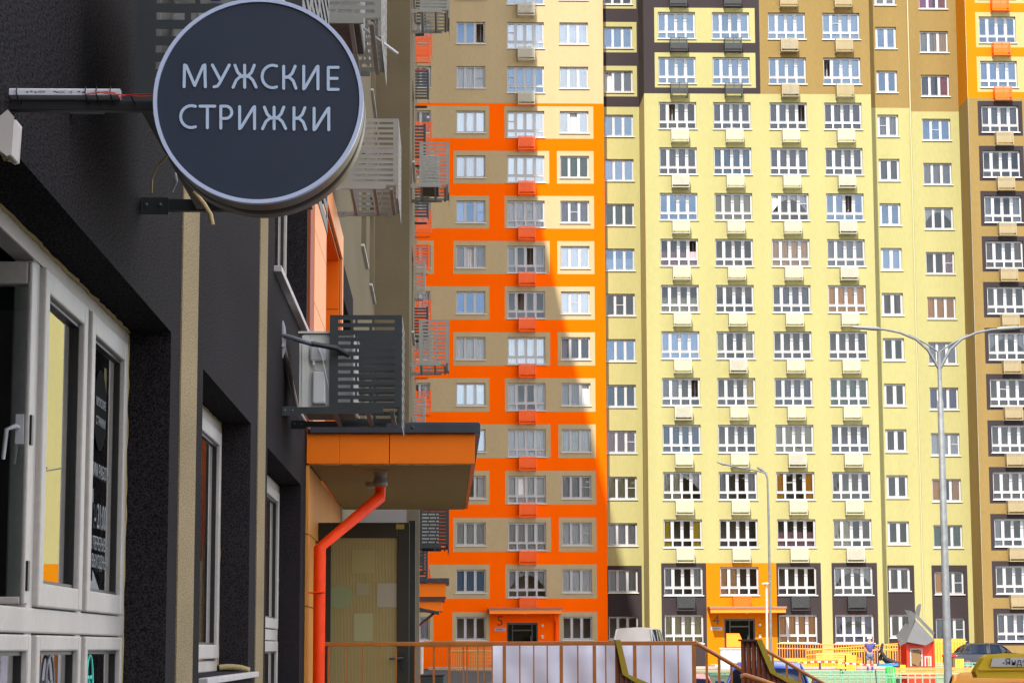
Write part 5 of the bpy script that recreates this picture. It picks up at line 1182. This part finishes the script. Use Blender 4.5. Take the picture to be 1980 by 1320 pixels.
# mint low fences
MINT = mat('mint_fence_paint', (.16, .36, .25), .5)
def low_fence(label, px0, px1, Y, ztop, n, panel=True):
    x0, x1 = P_(px0, 1300, Y).x, P_(px1, 1300, Y).x; z0 = gz(Y)
    t = thing('low_fence', ((x0+x1)/2, Y, z0), label, 'fence', 'mint green low fences')
    for zz in (ztop, ztop-.13, z0+.12): part('rail', MB().tube([(x0, Y, zz), (x1, Y, zz)], .022, 8), [MINT], t)
    me = MB().box(-.02, .02, -.02, .02, z0, ztop).mesh('bar', [MINT]); pl = wloc(t)
    for i in range(n+1): link('bar', me, t, (x0+(x1-x0)*i/n-pl.x, 0, -pl.z))
low_fence('mint green low fence across the bottom of the playground, nearest run', 1600, 1910, 80, P_(1700, 1303, 80).z, 22)
low_fence('mint green low fence behind the spring rider, middle run', 1440, 1730, 95, P_(1600, 1297, 95).z, 14)
low_fence('mint green low fence far right behind the orange bench', 1810, 1930, 104, P_(1850, 1281, 104).z, 12)
low_fence('mint green low fence seen between the railing and the first corrugated side', 1345, 1440, 98, P_(1400, 1300, 98).z, 10)
# barrier tape
tp = MB(); n = 28
for i in range(n):
    a = P_(1540+190*i/n, 1283-3*math.sin(i/n*6), 97); c = P_(1540+190*(i+1)/n, 1283-3*math.sin((i+1)/n*6), 97)
    tp.add([tuple(a), tuple(c), (c.x, c.y, c.z+.07), (a.x, a.y, a.z+.07)], [(0, 1, 2, 3)], i % 2)
tag(part('barrier_tape', tp, [WHITE, mat('tape_red', (.7, .03, .03), .5)], None, tuple(P_(1630, 1283, 97))), 'red and white barrier tape strung in front of the long bench', 'tape')
# pole-like thin dark rod
tag(part('thin_rod', MB().tube([P_(1693, 1294, 78), P_(1695, 1325, 78)], .02, 6), [DKMET], None, tuple(P_(1694, 1310, 78))), 'thin dark rod standing before the mint fence below the man', 'rod')

# ------------------------------------------------------------------ vehicles
CG = glass('car_glass', .02, (.16, .18, .22), gcol=(.7, .8, 1))
def car(label, X, Y, z0, rot, body, L=4.4, Wd=1.75, H=1.45, hood=.28, trunk=.86, cat='car', belt=.90, van=False, name='parked_car'):
    """local x forward"""
    t = thing(name, (X, Y, z0), label, cat, 'parked vehicles'); t.rotation_euler = (0, 0, rot)
    def P(name, mb, m, bv=0):
        o = link(name, mb.mesh(name, m if isinstance(m, list) else [m]), t)
        if bv: q = o.modifiers.new('bevel', 'BEVEL'); q.width = bv; q.segments = 3; q.limit_method = 'ANGLE'
        return o
    # lower body loft
    st = []; n = 22
    for i in range(n+1):
        u = i/n; x = L/2-u*L
        ztop = belt*(.80+.20*min(1, u/.25)) if not van else belt
        if u > trunk and not van: ztop = belt*(1.02-.10*(u-trunk)/(1-trunk))
        e = min(1, min(u, 1-u)/.05); wy = Wd/2*(.86+.14*e**.5); zt_ = ztop*(.86+.14*e**.5); zb_ = .22+.08*(1-e)
        st.append((x, wy, zb_, zt_))
    b = MB(); prof = [(-1, .0), (-1.0, .45), (-.985, .75), (-.93, .93), (-.7, 1.0), (0, 1.02), (.7, 1.0), (.93, .93), (.985, .75), (1.0, .45), (1, 0)]
    vs = [(x, wy*py, zb_+(zt_-zb_)*pz) for (x, wy, zb_, zt_) in st for (py, pz) in prof]; m = len(prof)
    fs = [(i*m+j, i*m+j+1, (i+1)*m+j+1, (i+1)*m+j) for i in range(n) for j in range(m-1)]
    b.add(vs, fs, 0, True); b.add(vs[:m], [tuple(range(m))]); b.add(vs[-m:], [tuple(range(m-1, -1, -1))])
    P('body', b, body)
    # greenhouse
    x0 = L/2-hood*L; x3 = L/2-trunk*L; x1 = x0-.75*(H-belt)/.55*(.55 if van else 1); x2 = x3+(.15 if van else .55)
    if van: x3 = -L/2+.06
    secs = []
    for k in range(17):
        u = k/16; x = x0+(x3-x0)*u
        if x > x1: h = (x0-x)/(x0-x1)
        elif x < x2: h = (x-x3)/(x2-x3)
        else: h = 1
        h = max(0, min(1, h)); h = math.sin(h*math.pi/2)**.9; cr = .04*math.sin(math.pi*u); secs.append((x, h, cr))
    b = MB(); rows = []
    for (x, h, cr) in secs:
        zt_ = belt-.03+(H-belt-.04)*h+cr*h; w0 = Wd/2*.96; w1 = Wd/2*(.96-.20*h)
        rows.append([(x, -w0, belt-.06), (x, -w1, zt_-.05*h), (x, -w1*.88, zt_), (x, 0, zt_+.03*h), (x, w1*.88, zt_), (x, w1, zt_-.05*h), (x, w0, belt-.06)])
    vs = [v for r_ in rows for v in r_]; fsg = []; fsr = []
    for i in range(16):
        for j in range(6):
            f = (i*7+j, i*7+j+1, (i+1)*7+j+1, (i+1)*7+j)
            slope = secs[i][1] < .86 and secs[i+1][1] < .97
            pillar = i in (7,) or i == 0 and False
            (fsg if ((slope and not van) or j in (0, 5)) and not (j in (0, 5) and pillar) else fsr).append(f)
    b.add(vs, fsr, 0, True); b.add(vs, fsg, 1, True)
    P('cabin', b, [body, CG])
    if True:   # roof edge lines and pillars
        for s_ in (-1, 1):
            e = MB(); e.tube([(rows[i][1 if s_ < 0 else 5][0], rows[i][1 if s_ < 0 else 5][1], rows[i][1 if s_ < 0 else 5][2]+.005) for i in range(17)], .028, 6); P('roof_rail', e, body)
            e = MB(); e.tube([rows[7][0 if s_ < 0 else 6], rows[7][1 if s_ < 0 else 5]], .035, 6); P('pillar', e, BLACK)
        for s_ in (-1, 1): P('mirror', MB().box(x0-.35, x0-.2, s_*(Wd/2+.02), s_*(Wd/2+.2), belt-.02, belt+.14), body, .03)
    for sx_ in (-1, 1):
        for s_ in (-1, 1):
            cx_ = sx_*L*.31; wv = MB(); wv.lathe([(0, -.1), (.2, -.1), (.30, -.08), (.32, -.02), (.32, .08), (.30, .1), (0, .1)], (cx_, s_*(Wd/2-.1), .32), 20, axis='y')
            wl = P('wheel', wv, RUBBER); rm_ = MB(); rm_.lathe([(0, 0), (.19, .0), (.2, -.02)], (cx_, s_*(Wd/2+.008), .32), 16, axis='y'); q = link('rim', rm_.mesh('rim', [GALV]), wl)
    TL = mat('tail_light', (.55, .01, .01), .25); HLm = mat('head_light', (.7, .7, .72), .15)
    for s_ in (-1, 1):
        P('tail_light', MB().box(-L/2-.005, -L/2+.30, s_*(Wd/2-.28), s_*(Wd/2-.005), belt-.24, belt-.10), TL, .02)
        P('headlight', MB().box(L/2-.30, L/2-.02, s_*(Wd/2-.36), s_*(Wd/2-.02), .55, .68), HLm, .02)
    P('bumper', MB().box(-L/2-.03, -L/2+.1, -Wd/2*.85, Wd/2*.85, .28, .45), body, .03)
    return t
DKBLUE = mat('dark_blue_car_paint', (.008, .010, .022), .3, coat=.3); BLUEP = mat('blue_car_paint', (.01, .09, .50), .25, coat=.8); REDP = mat('red_car_paint', (.55, .01, .03), .25, coat=.8)
TAXI = mat('taxi_yellow_paint', (.80, .33, .005), .5, spec=.3); VANW = mat('van_white_paint', (.62, .56, .50), .4, coat=.3)
cx_ = (P_(1840, 1260, 124).x+P_(1975, 1260, 124).x)/2+.1
car('dark blue sedan parked before the ochre block with its red rear light showing', cx_, 124, gz(124)+.02, 0.06, DKBLUE, 4.7, 1.8, 1.42)
car('blue car parked behind the stair handrails', P_(1484, 1290, 45).x, 45.0, -.17, math.radians(82), BLUEP, 4.2, 1.7, 1.45)
car('red car mostly hidden behind the end of the white sheet', P_(1310, 1290, 50).x, 50.0, -.37, math.radians(84), REDP, 4.2, 1.7, 1.38)
car('white van behind the white sheet with only its roof showing', P_(1249, 1230, 88).x, 90.5, gz(88), math.radians(78), VANW, 5.0, 1.75, 2.22, .16, .99, 'van', 1.15, True, 'parked_van')
TX = car('yellow taxi at the lower right corner carrying a roof sign', P_(1955, 1300, 25).x+.40, 26.6, EYE-.37-1.40+.04, math.radians(78), TAXI, 4.4, 1.75, 1.45, name='taxi_car')
TX['category'] = 'taxi'
# roof sign of the taxi
TS = thing('taxi_roof_sign', tuple(P_(1960, 1308, 25)), 'yellow taxi roof sign with a grey panel reading Яндекс', 'sign')
b = MB(); q = [(P_(x_, y_, 25).x, P_(x_, y_, 25).z) for x_, y_ in ((1889, 1298), (1892, 1307), (2060, 1310), (2060, 1266), (1950, 1265), (1912, 1268), (1905, 1272))]
b.prism(q, 'y', 25.0, 25.22); part('sign_box', b, [mat('sign_box_yellow', (.55, .38, .02), .5, spec=.2)], TS, bevel=.015)
q = [(P_(x_, y_, 25).x, P_(x_, y_, 25).z) for x_, y_ in ((1914, 1288), (2055, 1288), (2055, 1269), (1918, 1271))]
part('sign_panel', MB().prism(q, 'y', 24.972, 24.99), [mat('sign_panel_grey', (.42, .42, .42), .4)], TS)
part('sign_rib', MB().box(P_(1891, 1292, 25).x, P_(2060, 1292, 25).x, 24.965, 24.99, P_(1900, 1295, 25).z, P_(1900, 1293, 25).z), [mat('sign_box_yellow', (1, 1, 1))], TS)
p = P_(1938, 1285, 24.97); text_mesh('-Яндекс', .102, 'lettering', TDARK, TS, (p.x, 24.968, p.z), ext=.001, align='LEFT')

# ------------------------------------------------------------------ buildings behind the camera, mirrored in the window panes
OB = thing('apartment_building', (15, -75, 0), 'plain apartment block behind the viewer mirrored darkly in the low windows', 'building', 'apartment blocks of the courtyard')
mb = MB(); mb.box(-40, 60, -90, -75, -.3, 30); part('wall', mb, [OCHRE], OB)
